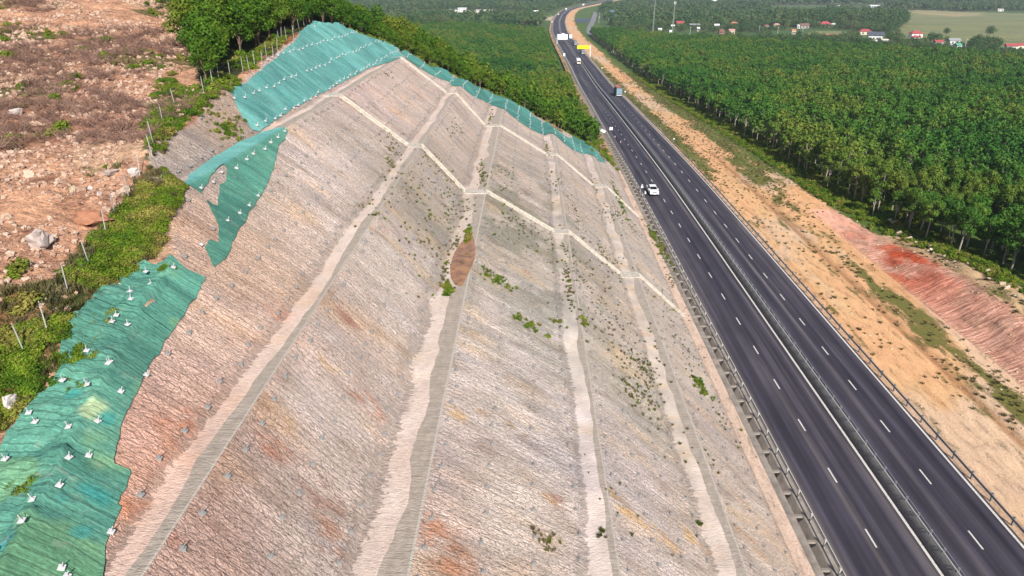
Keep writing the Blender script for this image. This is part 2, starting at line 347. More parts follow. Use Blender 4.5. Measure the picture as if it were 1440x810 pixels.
def mat_net():
    t = NT('green erosion netting'); col = t.attr('col', 'Color'); suv = t.attr('suv', 'Vector')
    sep = t.new('SeparateXYZ'); t.l.new(suv, sep.inputs[0])
    wob = t.noise(t.vec(suv, (0.25, 0.3, 1)), 1.0, 3)
    big = t.noise(t.vec(suv, (0.25, 0.4, 1)), 1.0, 5, 0.65, dist=0.5)
    fine = t.noise(t.vec(suv, (4.0, 9.0, 1)), 1.0, 4, 0.75)
    def lines(freq, wobk, w):
        yy = t.math('ADD', t.math('MULTIPLY', sep.outputs[1], freq), t.math('MULTIPLY', wob, wobk))
        return t.math('ABSOLUTE', t.math('SUBTRACT', t.math('FRACT', yy), 0.5))
    c = t.mix(1.0, col, t.ramp(big, [(0.3, (0.74, 0.80, 0.78)), (0.5, (1, 1, 1)), (0.7, (1.22, 1.16, 1.12))]), 'MULTIPLY')
    c = t.mix(1.0, c, t.ramp(fine, [(0.3, 0.62), (0.5, 1.0), (0.70, 1.45)]), 'MULTIPLY')
    c = t.mix(0.8, c, t.ramp(lines(2.6, 1.9, 0), [(0.0, 0.42), (0.06, 0.7), (0.10, 1.0)]), 'MULTIPLY')
    c = t.mix(0.6, c, t.ramp(lines(4.4, 2.9, 0), [(0.0, 1.7), (0.10, 1.0)]), 'MULTIPLY')
    # sheets about four metres wide laid side by side, with lapped seams, dust caught in the weave
    sy = t.math('ADD', t.math('MULTIPLY', sep.outputs[1], 0.27), t.math('MULTIPLY', wob, 0.25)); wn_ = t.new('TexWhiteNoise', noise_dimensions='1D'); t.set(wn_.inputs['W'], t.math('FLOOR', sy))
    c = t.mix(1.0, c, t.ramp(wn_.outputs['Value'], [(0.0, (0.80, 0.86, 0.86)), (1.0, (1.16, 1.10, 1.08))]), 'MULTIPLY')
    lap = t.math('ABSOLUTE', t.math('SUBTRACT', t.math('FRACT', sy), 0.5)); c = t.mix(0.8, c, t.ramp(lap, [(0.0, 0.5), (0.012, 0.62), (0.016, 1.25), (0.035, 1.0)]), 'MULTIPLY')
    du = t.noise(t.vec(suv, (0.8, 1.1, 1)), 1.0, 7, 0.75); c = t.mix(t.ramp(du, [(0.56, 0.0), (0.74, 0.6)]), c, (0.36, 0.36, 0.28))
    h = t.math('ADD', t.math('MULTIPLY', fine, 0.5), t.math('MULTIPLY', big, 0.8))
    return t.fin(c, 0.75, t.bump(h, 0.6, 0.15))
def mat_verge():
    t = NT('sandy roadside soil and grass'); col = t.attr('col', 'Color'); veg = t.attr('veg'); rill = t.attr('rill'); pos = t.pos
    n1 = t.noise(t.vec(pos, (1.3, 0.4, 1)), 0.9, 7, 0.68, dist=0.4); n2 = t.noise(pos, 5.0, 5, 0.7); n3 = t.noise(t.vec(pos, (1, 0.35, 1)), 0.35, 6, 0.7)
    c = t.mix(1.0, col, t.ramp(n1, [(0.32, 0.5), (0.46, 0.94), (0.62, 1.08), (0.75, 1.25)]), 'MULTIPLY')
    c = t.mix(1.0, c, t.ramp(n2, [(0.3, 0.66), (0.48, 1.0), (0.7, 1.2)]), 'MULTIPLY')
    vm = t.math('ADD', veg, t.math('MULTIPLY', t.math('SUBTRACT', n3, 0.5), 1.7)); vm = t.math('ADD', vm, t.math('MULTIPLY', t.math('SUBTRACT', n2, 0.5), 0.9))
    vmask = t.ramp(vm, [(0.47, 0.0), (0.60, 1.0)])
    vc = t.ramp(n2, [(0.3, (0.055, 0.062, 0.012)), (0.5, (0.13, 0.125, 0.028)), (0.7, (0.26, 0.19, 0.06))])
    gc = t.ramp(n2, [(0.3, (0.03, 0.06, 0.008)), (0.55, (0.08, 0.13, 0.02)), (0.7, (0.15, 0.19, 0.04))])
    vc = t.mix(t.attr('green'), vc, gc)
    c = t.mix(vmask, c, vc)
    # rain rills down the bank
    ri = t.noise(t.vec(pos, (0.35, 2.6, 0.35)), 1.0, 6, 0.7, dist=0.5); fr = t.ramp(ri, [(0.36, 0.0), (0.62, 1.0)])
    c = t.mix(t.math('MULTIPLY', rill, 0.9), c, t.mix(1.0, c, t.ramp(ri, [(0.36, (0.66, 0.56, 0.54)), (0.47, (1.0, 0.96, 0.95)), (0.60, (1.4, 1.5, 1.55))]), 'MULTIPLY'))
    h = t.math('ADD', t.math('ADD', t.math('MULTIPLY', n1, 1.0), t.math('MULTIPLY', n2, 0.35)), t.math('MULTIPLY', t.math('MULTIPLY', fr, rill), 1.6))
    h = t.math('ADD', h, t.math('MULTIPLY', vmask, 0.3))
    return t.fin(c, 0.95, t.bump(h, 0.8, 0.22))
def mat_ground():
    t = NT('far land'); col = t.attr('col', 'Color'); pos = t.pos
    n1 = t.noise(t.vec(pos, (0.35, 1.4, 1)), 0.02, 8, 0.65); n2 = t.noise(pos, 0.25, 6, 0.7)
    c = t.mix(1.0, col, t.ramp(n1, [(0.32, (0.72, 0.80, 0.70)), (0.5, (1, 1, 1)), (0.68, (1.28, 1.12, 1.05))]), 'MULTIPLY')
    c = t.mix(1.0, c, t.ramp(n2, [(0.3, 0.72), (0.7, 1.25)]), 'MULTIPLY')
    return t.fin(c, 0.95)
def mat_asphalt():
    t = NT('asphalt'); u = t.attr('u'); st = t.attr('st'); pos = t.pos
    comb = t.new('CombineXYZ'); t.l.new(u, comb.inputs[0]); t.l.new(st, comb.inputs[1])
    wear = t.noise(t.vec(comb.outputs[0], (1.1, 0.012, 1)), 1.0, 4, 0.55)
    n = t.noise(pos, 14.0, 4, 0.7); n2 = t.noise(t.vec(comb.outputs[0], (0.6, 0.09, 1)), 1.0, 5, 0.6)
    # polished wheel tracks: two per lane, 1.9 m apart
    w = t.math('COSINE', t.math('MULTIPLY', t.math('SUBTRACT', t.attr('ln'), 0.0), 2 * math.pi / 1.9))
    c = t.ramp(wear, [(0.3, (0.025, 0.022, 0.034)), (0.52, (0.046, 0.040, 0.053)), (0.70, (0.108, 0.092, 0.098))])
    c = t.mix(1.0, c, t.ramp(w, [(0.0, 0.86), (0.5, 0.96), (1.0, 1.28)]), 'MULTIPLY')
    c = t.mix(1.0, c, t.ramp(n2, [(0.3, 0.78), (0.7, 1.28)]), 'MULTIPLY')
    c = t.mix(0.8, c, t.ramp(n, [(0.3, 0.8), (0.7, 1.22)]), 'MULTIPLY')
    dust = t.math('MULTIPLY', t.attr('dust'), t.ramp(n2, [(0.25, 0.4), (0.7, 1.0)]))
    c = t.mix(dust, c, (0.27, 0.23, 0.20))
    return t.fin(c, 0.72, t.bump(n, 0.25, 0.01))
def mat_paint():
    t = NT('road paint'); n = t.noise(t.pos, 6.0, 5, 0.7)
    c = t.ramp(n, [(0.3, (0.42, 0.39, 0.36)), (0.6, (0.62, 0.59, 0.56))]); return t.fin(c, 0.6)
M['hill'] = mat_hill(); M['net'] = mat_net(); M['verge'] = mat_verge(); M['ground'] = mat_ground(); M['asphalt'] = mat_asphalt(); M['paint'] = mat_paint()

# ------------------------------------------------------------------ colour of the hillside, lit tones picked by eye, then scaled
KC = 1.62
CUTCOL = [(230, 650, 208, 150, 124), (190, 600, 205, 150, 124), (300, 560, 192, 150, 133), (340, 450, 205, 168, 150), (400, 330, 195, 168, 150), (330, 400, 205, 165, 135), (450, 230, 206, 184, 174), (520, 130, 190, 162, 154), (300, 750, 172, 135, 122), (260, 700, 182, 145, 130),
          (400, 700, 188, 168, 160), (350, 600, 165, 135, 118), (320, 660, 168, 136, 120), (440, 560, 192, 176, 170), (410, 500, 185, 158, 146), (470, 440, 178, 156, 148), (540, 350, 190, 176, 168), (510, 300, 176, 156, 146), (600, 300, 150, 138, 122), (640, 250, 158, 142, 130), (570, 240, 172, 158, 150),
          (560, 400, 182, 164, 152), (650, 200, 172, 154, 146), (600, 450, 186, 170, 164), (500, 700, 184, 164, 154), (480, 780, 178, 158, 148), (700, 550, 192, 176, 168), (720, 700, 200, 184, 174), (650, 620, 190, 168, 156), (640, 700, 188, 160, 146), (760, 450, 192, 180, 172), (740, 330, 168, 155, 142), (690, 320, 165, 152, 138),
          (800, 600, 182, 168, 164), (760, 780, 190, 170, 158), (900, 650, 182, 166, 162), (850, 500, 176, 162, 150), (900, 560, 165, 155, 140), (950, 500, 178, 162, 150), (1000, 600, 174, 156, 146), (1050, 700, 180, 162, 150), (1120, 780, 182, 158, 138), (980, 740, 176, 158, 146),
          (720, 230, 165, 150, 140), (850, 330, 170, 155, 142), (930, 420, 175, 160, 148), (560, 120, 184, 160, 148), (820, 280, 168, 152, 142), (600, 170, 182, 160, 148), (880, 780, 186, 168, 160), (290, 330, 190, 150, 125), (240, 200, 165, 145, 135), (310, 180, 170, 140, 118), (280, 230, 150, 138, 130)]
_ck = np.array([(*H(a, b)[:2], *(lin((r, g, bb)) * KC)) for a, b, r, g, bb in CUTCOL])
STAIN = [(512, 560, 1.3, 1.0, 190, 105, 30), (785, 708, 1.2, 0.9, 150, 85, 55), (770, 700, 0.7, 0.5, 200, 150, 60), (722, 604, 1.8, 0.7, 150, 115, 60), (492, 452, 0.9, 0.6, 160, 80, 70), (612, 765, 1.3, 2.0, 205, 125, 80), (640, 785, 1.6, 1.8, 190, 130, 95), (905, 735, 2.4, 1.0, 225, 175, 100), (872, 705, 1.0, 1.0, 220, 175, 90), (975, 760, 2.2, 1.0, 210, 165, 95), (1060, 765, 2.0, 1.3, 205, 150, 90),
         (252, 600, 0.8, 1.4, 215, 130, 90), (230, 640, 0.7, 1.4, 225, 140, 95), (185, 700, 0.8, 1.2, 220, 130, 80), (465, 760, 1.0, 1.0, 190, 125, 85), (380, 620, 0.9, 1.0, 180, 110, 80), (455, 700, 1.2, 1.0, 165, 115, 95), (395, 440, 0.9, 1.2, 205, 140, 105), (640, 578, 1.3, 0.7, 210, 165, 95), (680, 580, 0.8, 0.4, 200, 150, 85), (740, 382, 1.0, 0.5, 165, 105, 95), (545, 320, 1.0, 1.2, 185, 130, 115), (405, 600, 0.6, 0.8, 205, 160, 100), (470, 520, 1.0, 0.5, 205, 160, 100), (460, 465, 0.9, 0.7, 225, 215, 210), (905, 470, 1.3, 0.7, 205, 150, 95), (230, 760, 0.8, 1.0, 160, 100, 80)]
_sk = [(*H(a, b)[:2], rx, ry, lin((r, g, bb)) * KC * 0.8) for a, b, rx, ry, r, g, bb in STAIN]
GREENPOLY = HP([(-40, 420), (0, 408), (75, 400), (110, 350), (130, 335), (155, 315), (185, 265), (215, 232), (232, 240), (262, 262), (250, 290), (235, 320), (225, 350), (200, 372), (150, 405), (118, 440), (95, 470), (85, 505), (60, 545), (20, 590), (-40, 640)])
GREENPOLY2 = HP([(205, 230), (218, 190), (205, 170), (222, 120), (240, 112), (262, 125), (290, 132), (330, 112), (338, 120), (290, 148), (262, 176), (238, 200), (222, 232)])
SOILPOLY = HP([(392, 78), (398, 60), (420, 42), (440, 30), (458, 34), (440, 40), (420, 55), (404, 72)])
_hn = None
def hillcol(X, Y, cut):
    n = len(X); out = np.zeros((n, 3))
    w = np.zeros(n); acc = np.zeros((n, 3))
    for x0, y0, *c in _ck:
        sc = 0.10 * y0 + 1.2
        d2 = ((X - x0) / sc) ** 2 + ((Y - y0) / (sc * 1.5)) ** 2; k = 1.0 / (d2 + 0.25) ** 2
        w += k; acc += k[:, None] * np.array(c)
    cc = acc / w[:, None]; g_ = cc.mean(1, keepdims=True) * np.array([1.05, 1.01, 0.92]); cc = (cc * 0.72 + g_ * 0.28) * np.array([1.0, 0.975, 0.97])
    cc = cc * (1 + 0.16 * fbm(X * 0.5, Y * 0.9, 41)[:, None] + 0.12 * fbm(X * 0.12, Y * 0.2, 43)[:, None])
    # warm and cool veins
    vn = fbm(X * 0.22, Y * 0.5, 47, 5); cc = cc * (1 + np.clip(vn - 0.14, 0, 1)[:, None] * np.array([0.22, 0.0, -0.35])) * (1 + np.clip(-vn - 0.12, 0, 1)[:, None] * np.array([-0.25, -0.2, -0.1]))
    jx = 0.5 * fbm(X * 0.9, Y * 0.9, 51); 
    for x0, y0, rx, ry, c in _sk:
        d = np.sqrt(((X - x0) / rx) ** 2 + ((Y - y0 + 0.15 * (X - x0)) / ry) ** 2) + jx * 1.3
        k = (1 - sstep(0.3, 1.2, d))[:, None] * 0.55 * sstep(-0.25, 0.15, fbm(X * 1.3 + x0, Y * 1.8, 57))[:, None]
        cc = cc * (1 - k) + np.array(c) * k
    # thin grey green film of algae on the damp middle faces
    al = np.exp(-(((X - 0) / 9) ** 2 + ((Y - 80) / 30) ** 2)) * sstep(0.0, 0.25, fbm(X * 0.3, Y * 0.25, 53) + 0.1)
    al = np.clip(al * 0.75, 0, 0.6)[:, None]; cc = cc * (1 - al) + np.array([0.27, 0.26, 0.19]) * al
    # natural ground
    na = np.tile(lin((208, 160, 130)) * 0.92, (n, 1))
    m = sstep(0.05, 0.3, fbm(X * 0.07, Y * 0.07, 61, 5))[:, None] * 0.5
    na = na * (1 - m) + np.array(lin((130, 84, 68))) * m
    m = sstep(0.12, 0.3, fbm(X * 0.1 + 7, Y * 0.1, 63, 5))[:, None] * 0.5
    na = na * (1 - m) + np.array(lin((205, 178, 150))) * m
    m = sstep(0.24, 0.36, fbm(X * 0.13 + 3, Y * 0.13, 65, 5) + 0.12 * sstep(70, 110, Y))[:, None] * 0.8
    na = na * (1 - m) + np.array([0.07, 0.085, 0.02]) * m
    g = inpoly(X + jx, Y + jx, GREENPOLY) | inpoly(X + jx * 2, Y + jx, GREENPOLY2)
    gg = np.where((fbm(X * 0.4, Y * 0.4, 67) > 0.10)[:, None], np.array([0.24, 0.14, 0.06]), np.array([0.07, 0.09, 0.02]))
    na = np.where(g[:, None], gg, na)
    so = inpoly(X + jx, Y + jx, SOILPOLY); na = np.where(so[:, None], np.array([0.30, 0.13, 0.05]), na)
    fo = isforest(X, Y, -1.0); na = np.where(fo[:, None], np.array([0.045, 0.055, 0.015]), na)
    return np.where(cut[:, None] > 0.5, cc, na)
def isforest(X, Y, off=0.0):
    N = Nraw(np.clip(X, -170, 30), np.clip(Y, -20, 340)); C = Cp(X) + (Y > 178) * 100
    out = (C - N > 1.6 + off * 0.5)
    return out & (X > -28.3 - 0.50 * (Y - 61) + 1.0 * fbm(X * 0.1, Y * 0.1, 3)) & (Y > 58) & (UU(X, Y) < 19.5)

xs = np.unique(np.round(np.concatenate([np.linspace(-170, -80, 75), np.linspace(-80, -46, 70), np.arange(-46, 23.2, 0.24), PX, [b + 0.03 for a, b in BEN], [23.2]]), 4))
xs = xs[(xs >= -170) & (xs <= 23.2)]
ys = np.concatenate([np.arange(6, 60, 0.22), np.arange(60, 110, 0.34), np.arange(110, 182, 0.6), np.arange(182, 341, 1.6)])
GX, GY = np.meshgrid(xs, ys); gx, gy = GX.ravel(), GY.ravel(); gz = land(gx, gy)
cutm = iscut(gx, gy)
# rubble relief on the loose natural ground
gz = gz + np.where(cutm | (gx > 15), 0, 0.42 * fbm(gx * 0.5, gy * 0.5, 71, 5) + 0.34 * np.abs(fbm(gx * 1.5, gy * 1.5, 73, 3)))
gz[(GX == xs[0]).ravel() | (GY == ys[0]).ravel() | (GY == ys[-1]).ravel()] -= 8
PS = np.concatenate([[0], np.cumsum(np.hypot(np.diff(PX), np.diff(PZ)))])
def suv(X, Y): return np.stack([np.interp(X, PX, PS), Y, np.zeros_like(X)], 1)
def berm_attrs(X):
    bn = np.full(X.shape, 9.0); bg = np.zeros(X.shape); bs = np.zeros(X.shape); lo = -999.0
    for (a, b), fr, s in zip(BEN, (0.5, 0.38, 0.45, 0.26, 0.36), (0.7, 0.15, 0.1, 0.8, 0.85)):
        m = (X <= b + 0.001) & (X > lo); bn = np.where(m, np.minimum((b - X) / (b - a), 9), bn); bg = np.where(m, fr, bg); bs = np.where(m, s, bs); lo = b + 0.001
    return bn, bg, bs
bn, bg, bs = berm_attrs(gx)
bn = np.where(cutm & (gy < 166), bn, 9)
# the last strip before the road is plain dirt
gc = hillcol(gx, gy, cutm.astype(float))
m = sstep(21.2, 22.0, gx + 0.4 * fbm(gx, gy * 0.4, 81)); gc = gc * (1 - m[:, None]) + np.array(lin((212, 184, 164)) * 0.82) * m[:, None]
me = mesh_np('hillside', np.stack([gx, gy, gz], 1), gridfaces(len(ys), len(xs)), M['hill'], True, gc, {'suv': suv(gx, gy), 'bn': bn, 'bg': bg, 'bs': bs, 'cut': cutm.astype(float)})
tag(objm('hillside', me), kind='structure')

# ------------------------------------------------------------------ far land
a_ = np.sinh(np.linspace(-3.2, 3.2, 420)) / np.sinh(3.2) * 5.0
yr = np.concatenate([np.arange(-260, 60, 20), np.arange(60, 420, 8), np.geomspace(420, 9000, 190)])
FX = a_[None, :] * (np.abs(yr)[:, None] * 0.9 + 120) + 15; FY = np.repeat(yr[:, None], len(a_), 1); fx, fy = FX.ravel(), FY.ravel(); fu = UU(fx, fy)
fz = land(fx, fy)
fz = fz - np.where((fx > -162) & (fx < 30) & (fy > 14) & (fy < 332), 7.0, 0) - np.where((fu > 14) & (fu < 79) & (fy < 2500) & ((fx > 15) | (fy > 332)), 2.0, 0)
FIELD = [HP(p) for p in ([(1040, 11), (1110, 12.5), (1240, 13), (1440, 19), (1500, 22), (1500, 76), (1440, 72), (1400, 66), (1345, 62), (1290, 57), (1245, 52), (1262, 42), (1275, 30), (1265, 19.5), (1180, 17), (1150, 22), (1100, 19), (1040, 15)],
        [(1138, 43), (1214, 45), (1214, 56), (1143, 55)], [(1000, 18), (1035, 17), (1035, 20), (1010, 22)], [(1500, 76), (1500, 22), (1900, 30), (1900, 104)])]
DIRTY = [HP(p) for p in ([(768, 24), (784, 20), (796, 13), (800, 16), (785, 24), (766, 28)], [(640, 14), (720, 18), (715, 21), (645, 18)])]
PADDY = HP([(1290, 14), (1375, 18), (1378, 22), (1340, 23), (1275, 18)])
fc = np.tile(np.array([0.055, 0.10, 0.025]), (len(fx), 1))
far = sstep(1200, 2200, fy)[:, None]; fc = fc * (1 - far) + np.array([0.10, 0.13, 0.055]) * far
for p in FIELD: fc[inpoly(fx, fy, p)] = (0.175, 0.185, 0.080)
fc[inpoly(fx, fy, PADDY)] = (0.30, 0.25, 0.13)
for p in DIRTY: fc[inpoly(fx, fy, p)] = (0.52, 0.40, 0.30)
fc[(fy < 60) & (fx < -20)] = lin((200, 158, 132)) * 0.8
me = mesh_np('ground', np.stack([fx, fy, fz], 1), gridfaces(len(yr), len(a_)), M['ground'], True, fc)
tag(objm('ground', me), kind='structure')

# ------------------------------------------------------------------ strips along the road
TS = np.concatenate([np.arange(4, 140, 0.45), np.arange(140, 300, 1.0), np.arange(300, 620, 2.5), np.arange(620, 2400, 8)])
def strip(us, ts, zf, mat, name, extra=None, colf=None):
    U, T = np.meshgrid(us, ts); u, t = U.ravel(), T.ravel(); X, Y = P(u, t); z = zf(u, t)
    at = extra(u, t) if extra else {}
    return mesh_np(name, np.stack([X, Y, z], 1), gridfaces(len(ts), len(us)), mat, True, colf(u, t) if colf else None, at)
EDGE = [(100, 70), (130, 67), (160, 65.5), (300, 63), (600, 61)]
def treeedge(t): return np.interp(t, [e[0] for e in EDGE], [e[1] for e in EDGE])
def vcol(u, t):
    sand = np.tile(lin((222, 176, 128)) * 0.84, (len(u), 1)); rt = sstep(0.05, 0.35, fbm(u * 1.1, t * 0.03, 99, 4))[:, None] * 0.55; sand = sand * (1 - rt) + np.array(lin((190, 135, 92)) * 0.8) * rt
    n = fbm(u * 0.12, t * 0.05, 91, 5)
    o = sstep(-0.05, 0.25, n)[:, None] * 0.75; sand = sand * (1 - o) + np.array(lin((218, 166, 122)) * 0.92) * o
    o = sstep(0.0, 0.3, -n)[:, None] * 0.5; sand = sand * (1 - o) + np.array(lin((214, 190, 170)) * 0.85) * o
    k = sstep(57.0, 58.5, u + 0.5 * fbm(u, t * 0.4, 92)) * (1 - sstep(66.5, 69, u)) * (t < 135)
    red = np.exp(-((t - 106) / 14) ** 2)[:, None]
    red = red * sstep(0.2, 0.7, 0.5 + fbm(u * 0.3, t * 0.2, 93, 5))[:, None]
    b = np.array(lin((220, 164, 140)) * 1.05) * (1 - red) + np.array(lin((204, 88, 52)) * 1.0) * red; vv = sstep(-.1, .3, fbm(u * .5, t * .35, 98))[:, None] * .5; b = b * (1 - vv) + np.array(lin((190, 150, 125)) * .8) * vv
    top = sstep(63.2, 65, u)[:, None]; b = b * (1 - top) + np.array(lin((205, 170, 130)) * 0.8) * top
    sand = sand * (1 - k[:, None]) + b * k[:, None]
    d = np.exp(-((u - 50.7) / 0.62) ** 4)[:, None] * 0.8 * (t < 190)[:, None]; sand = sand * (1 - d) + np.array(lin((168, 120, 82)) * 0.8) * d
    g = (u < 43.2)[:, None] * 0.6; sand = sand * (1 - g) + np.array(lin((190, 160, 135)) * 0.8) * g
    # under the plantation: leaf litter and weeds
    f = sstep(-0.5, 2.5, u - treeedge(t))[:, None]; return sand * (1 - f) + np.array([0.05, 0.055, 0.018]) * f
def vext(u, t):
    w = 0.14 * np.ones_like(u)
    n = fbm(u * 0.25, t * 0.08, 95, 4)
    far_ = sstep(130, 185, t)
    w = w + 0.50 * np.exp(-((u - 53.9) / 2.6) ** 2) * (0.35 + 1.3 * sstep(-.2, .35, fbm(u * .3, t * .07, 97))) * (1 - 0.5 * far_)
    w = w + 0.22 * np.exp(-((u - 49.3) / 0.7) ** 2)
    w = w + 0.55 * far_ * (np.exp(-((u - 45) / 2.6) ** 2)) * (1 - sstep(480, 560, t)) + 0.6 * far_ * sstep(53.5, 57, u)
    w = w + 0.30 * np.exp(-((u - 43.6) / 0.6) ** 2)
    te = treeedge(t); w = w + 0.75 * sstep(-5.0, -2.0, u - te) * (t > 118) + 0.55 * sstep(-2.5, 0, u - te)
    w = w + 0.22 * (t < 125) * (u > 63.5) - 0.5 * (t < 125) * ((u > 57.5) & (u < 63))
    w = np.where((u - te > -1), 0.9, w)
    gr = np.clip(sstep(-5.5, -2.5, u - te) + 0.35 * far_, 0, 1)
    ri = ((u > 57.8) & (u < 64.5)).astype(float) * (t < 126) * np.clip((128 - t) / 20, 0, 1)
    return {'veg': np.clip(w + n * 0.12, 0, 1), 'green': gr, 'rill': ri}
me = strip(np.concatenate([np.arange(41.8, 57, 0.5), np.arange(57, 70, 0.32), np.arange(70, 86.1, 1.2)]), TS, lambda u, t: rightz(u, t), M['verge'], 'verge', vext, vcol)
tag(objm('verge', me), kind='structure')
def lcol(u, t):
    c = np.tile(lin((212, 184, 164)) * 0.82, (len(u), 1)); k = (sstep(165, 185, t))[:, None]; c = c * (1 - k) + np.array(lin((215, 165, 120)) * 0.8) * k; return c
me = strip(np.array([21.2, 22.0, 22.6, 23.05, 23.1]), TS, lambda u, t: rz(t) + np.where(u > 23.07, -0.2, 0.06) - 0.35 * (u < 22.3) * (t > 150), M['verge'], 'verge_path', lambda u, t: {'veg': 0.12 + 0.35 * (t > 165) * np.ones_like(u), 'green': 0.5 * np.ones_like(u), 'rill': 0 * u}, lcol)
tag(objm('verge', me), kind='structure')
M['ditch'] = simple('stained ditch concrete', (0.25, 0.215, 0.185), 0.9, 0, 0.35, 0.8, 0.3)
# lined side ditch between the cut and the guard rail
me = strip(np.array([23.0, 23.1, 23.6, 23.75, 23.80, 24.40, 24.44, 24.52, 24.9, 25.25]), TS[::2], lambda u, t: rz(t) + np.interp(u, [23.0, 23.1, 23.6, 23.75, 23.80, 24.40, 24.44, 24.52, 25.25], [0.0, 0.09, 0.07, 0.07, -1.1, -1.1, 0.12, 0.12, 0.06]), M['ditch'], 'side_ditch')
tag(objm('roadside_ditch', me), kind='structure')
TR = np.concatenate([np.arange(4, 300, 2.0), np.arange(300, 2400, 6)])
def rext(a, b, c0):
    def f(u, t):
        d = (1 - sstep(0.05, 0.9, u - a)) * 0.6 + (1 - sstep(0.0, 0.35, b - u)) * 0.45
        return {'u': u, 'st': t, 'ln': u - c0, 'dust': d}
    return f
us = np.linspace(25.15, 33.5, 26); me = strip(us, TR, lambda u, t: rz(t) + 0.08, M['asphalt'], 'left_carriageway', rext(25.15, 33.5, 30.15)); tag(objm('road', me), kind='structure')
us = np.linspace(33.9, 41.75, 26); me = strip(us, TR, lambda u, t: rz(t) + 0.08, M['asphalt'], 'right_carriageway', rext(33.9, 41.75, 38.9)); tag(objm('road', me), kind='structure')
mv = []; mf = []
def quad(u0, u1, t0, t1, z=0.09):
    b = len(mv)
    for u, t in ((u0, t0), (u1, t0), (u1, t1), (u0, t1)):
        x, y = P(np.array(u), np.array(t)); mv.append((float(x), float(y), float(rz(t)) + z))
    mf.append((b, b + 1, b + 2, b + 3))
for k in range(0, 2200, 8):
    t0 = 11.3 + k
    for uc in (29.22, 37.92):
        if t0 < 900: quad(uc - 0.075, uc + 0.075, t0, t0 + 2.1)
        z = 0.09
for u0, u1 in ((25.3, 25.45), (32.93, 33.17), (34.35, 34.55), (41.30, 41.52)):
    for a, b in zip(TR[:-1], TR[1:]): quad(u0, u1, a, b)
me = mesh_np('road_markings', mv, mf, M['paint']); tag(objm('road_markings', me), kind='structure')
# the paved lay-by road beyond the verge and its parking apron
def sheet(pts, name, mat, dz=0.25):
    w = [H(*p) for p in pts]; me = bpy.data.meshes.new(name); me.from_pydata([(a, b, c + dz) for a, b, c in w], [], [tuple(range(len(w)))]); me.materials.append(mat); return tag(objm(name, me), kind='structure')
M['grey_road'] = simple('grey worn asphalt', (0.20, 0.19, 0.20), 0.9, 0, 0.15, 0.1)
sheet([(838, 16.5), (834.5, 17.5), (831, 28), (825, 40), (824.5, 46), (829, 50), (838, 53.5), (836.5, 51), (832, 45.5), (832.5, 41), (837, 30), (840, 20)], 'side_road', M['grey_road'])
sheet([(808, 26), (833, 25.2), (829.5, 31), (812, 32.5)], 'parking_apron', M['slate'], 0.15)

# ------------------------------------------------------------------ green nets pinned over the crest of the cut
def net(pts, color, label, step=0.16, holes=(), colf=None):
    poly = [tuple(H(a, b)[:2]) for a, b in pts]; hp = [[tuple(H(a, b)[:2]) for a, b in h] for h in holes]
    P_ = np.array(poly); x0, y0 = P_.min(0) - step; x1, y1 = P_.max(0) + step
    # straight edges between the pins are ragged by a hand's breadth
    ax = np.arange(x0, x1, step); ay = np.arange(y0, y1, step * 1.4); X, Y = np.meshgrid(ax, ay); x, y = X.ravel().copy(), Y.ravel().copy()
    F = gridfaces(len(ay), len(ax)); cx, cy = x[F].mean(1), y[F].mean(1)
    rg = 0.0 * cx
    ins = inpoly(cx + rg, cy + rg, poly)
    for h in hp: ins &= ~inpoly(cx + rg * 2, cy + rg * 2, h)
    F = F[ins]; used = np.unique(F); mp = -np.ones(len(x), int); mp[used] = np.arange(len(used)); F = mp[F]; x, y = x[used], y[used]
    cnt = np.bincount(F.ravel(), minlength=len(x)); bd = np.where(cnt < 4)[0]; dense = []
    for pp in [poly] + hp:
        pp = np.array(pp); 
        for a, b in zip(pp, np.roll(pp, -1, 0)):
            m_ = max(2, int(np.hypot(*(b - a)) / (step * .4))); dense.append(a + (b - a) * np.linspace(0, 1, m_)[:, None])
    dense = np.concatenate(dense); dense = dense + 0.13 * np.stack([fbm(dense[:, 0] * 1.1, dense[:, 1] * 1.1, 113), fbm(dense[:, 0] * 1.1, dense[:, 1] * 1.1, 115)], 1)
    dd = (x[bd][:, None] - dense[None, :, 0]) ** 2 + (y[bd][:, None] - dense[None, :, 1]) ** 2; j = dd.argmin(1); near = dd[np.arange(len(bd)), j] < (step * 2.2) ** 2; x[bd[near]] = dense[j[near], 0]; y[bd[near]] = dense[j[near], 1]
    z = land(x, y); z = z + 0.10 + 0.05 * fbm(x * 1.1, y * 2.2, 103)
    # the natural ground patch carries extra rubble relief; stay above it
    nc = ~iscut(x, y); z = z + nc * (0.42 * fbm(x * 0.5, y * 0.5, 71, 5) + 0.34 * np.abs(fbm(x * 1.5, y * 1.5, 73, 3)) + 0.10)
    base = np.tile(np.array(color), (len(x), 1))
    n = fbm(x * 0.25, y * 0.25, 105, 5)[:, None]; base = base * (1 + n * 0.35) 
    if colf: base = colf(x, y, base)
    me = mesh_np('erosion_net', np.stack([x, y, z], 1), F, M['net'], True, base, {'suv': suv(x, y)})
    return tag(objm('erosion_net', me), label, 'netting', 'green nets over the cut')
TQ = lin((112, 178, 172)) * 0.68; TQ2 = lin((92, 160, 150)) * 0.62; DK = lin((92, 152, 134)) * 0.68  # brighter upper and deeper lower net tones partly put the light into the colour
net([(326, 133), (322, 128), (345, 118), (375, 93), (395, 75), (420, 52), (440, 36), (460, 33.5), (480, 36), (520, 53), (545, 61), (560, 70.5), (569, 82), (560, 83), (545, 88.5), (525, 94), (480, 118), (440, 138), (400, 162), (366, 186), (354, 184), (341, 165), (333, 150)], TQ, 'large turquoise net over the hilltop above the highest berm')
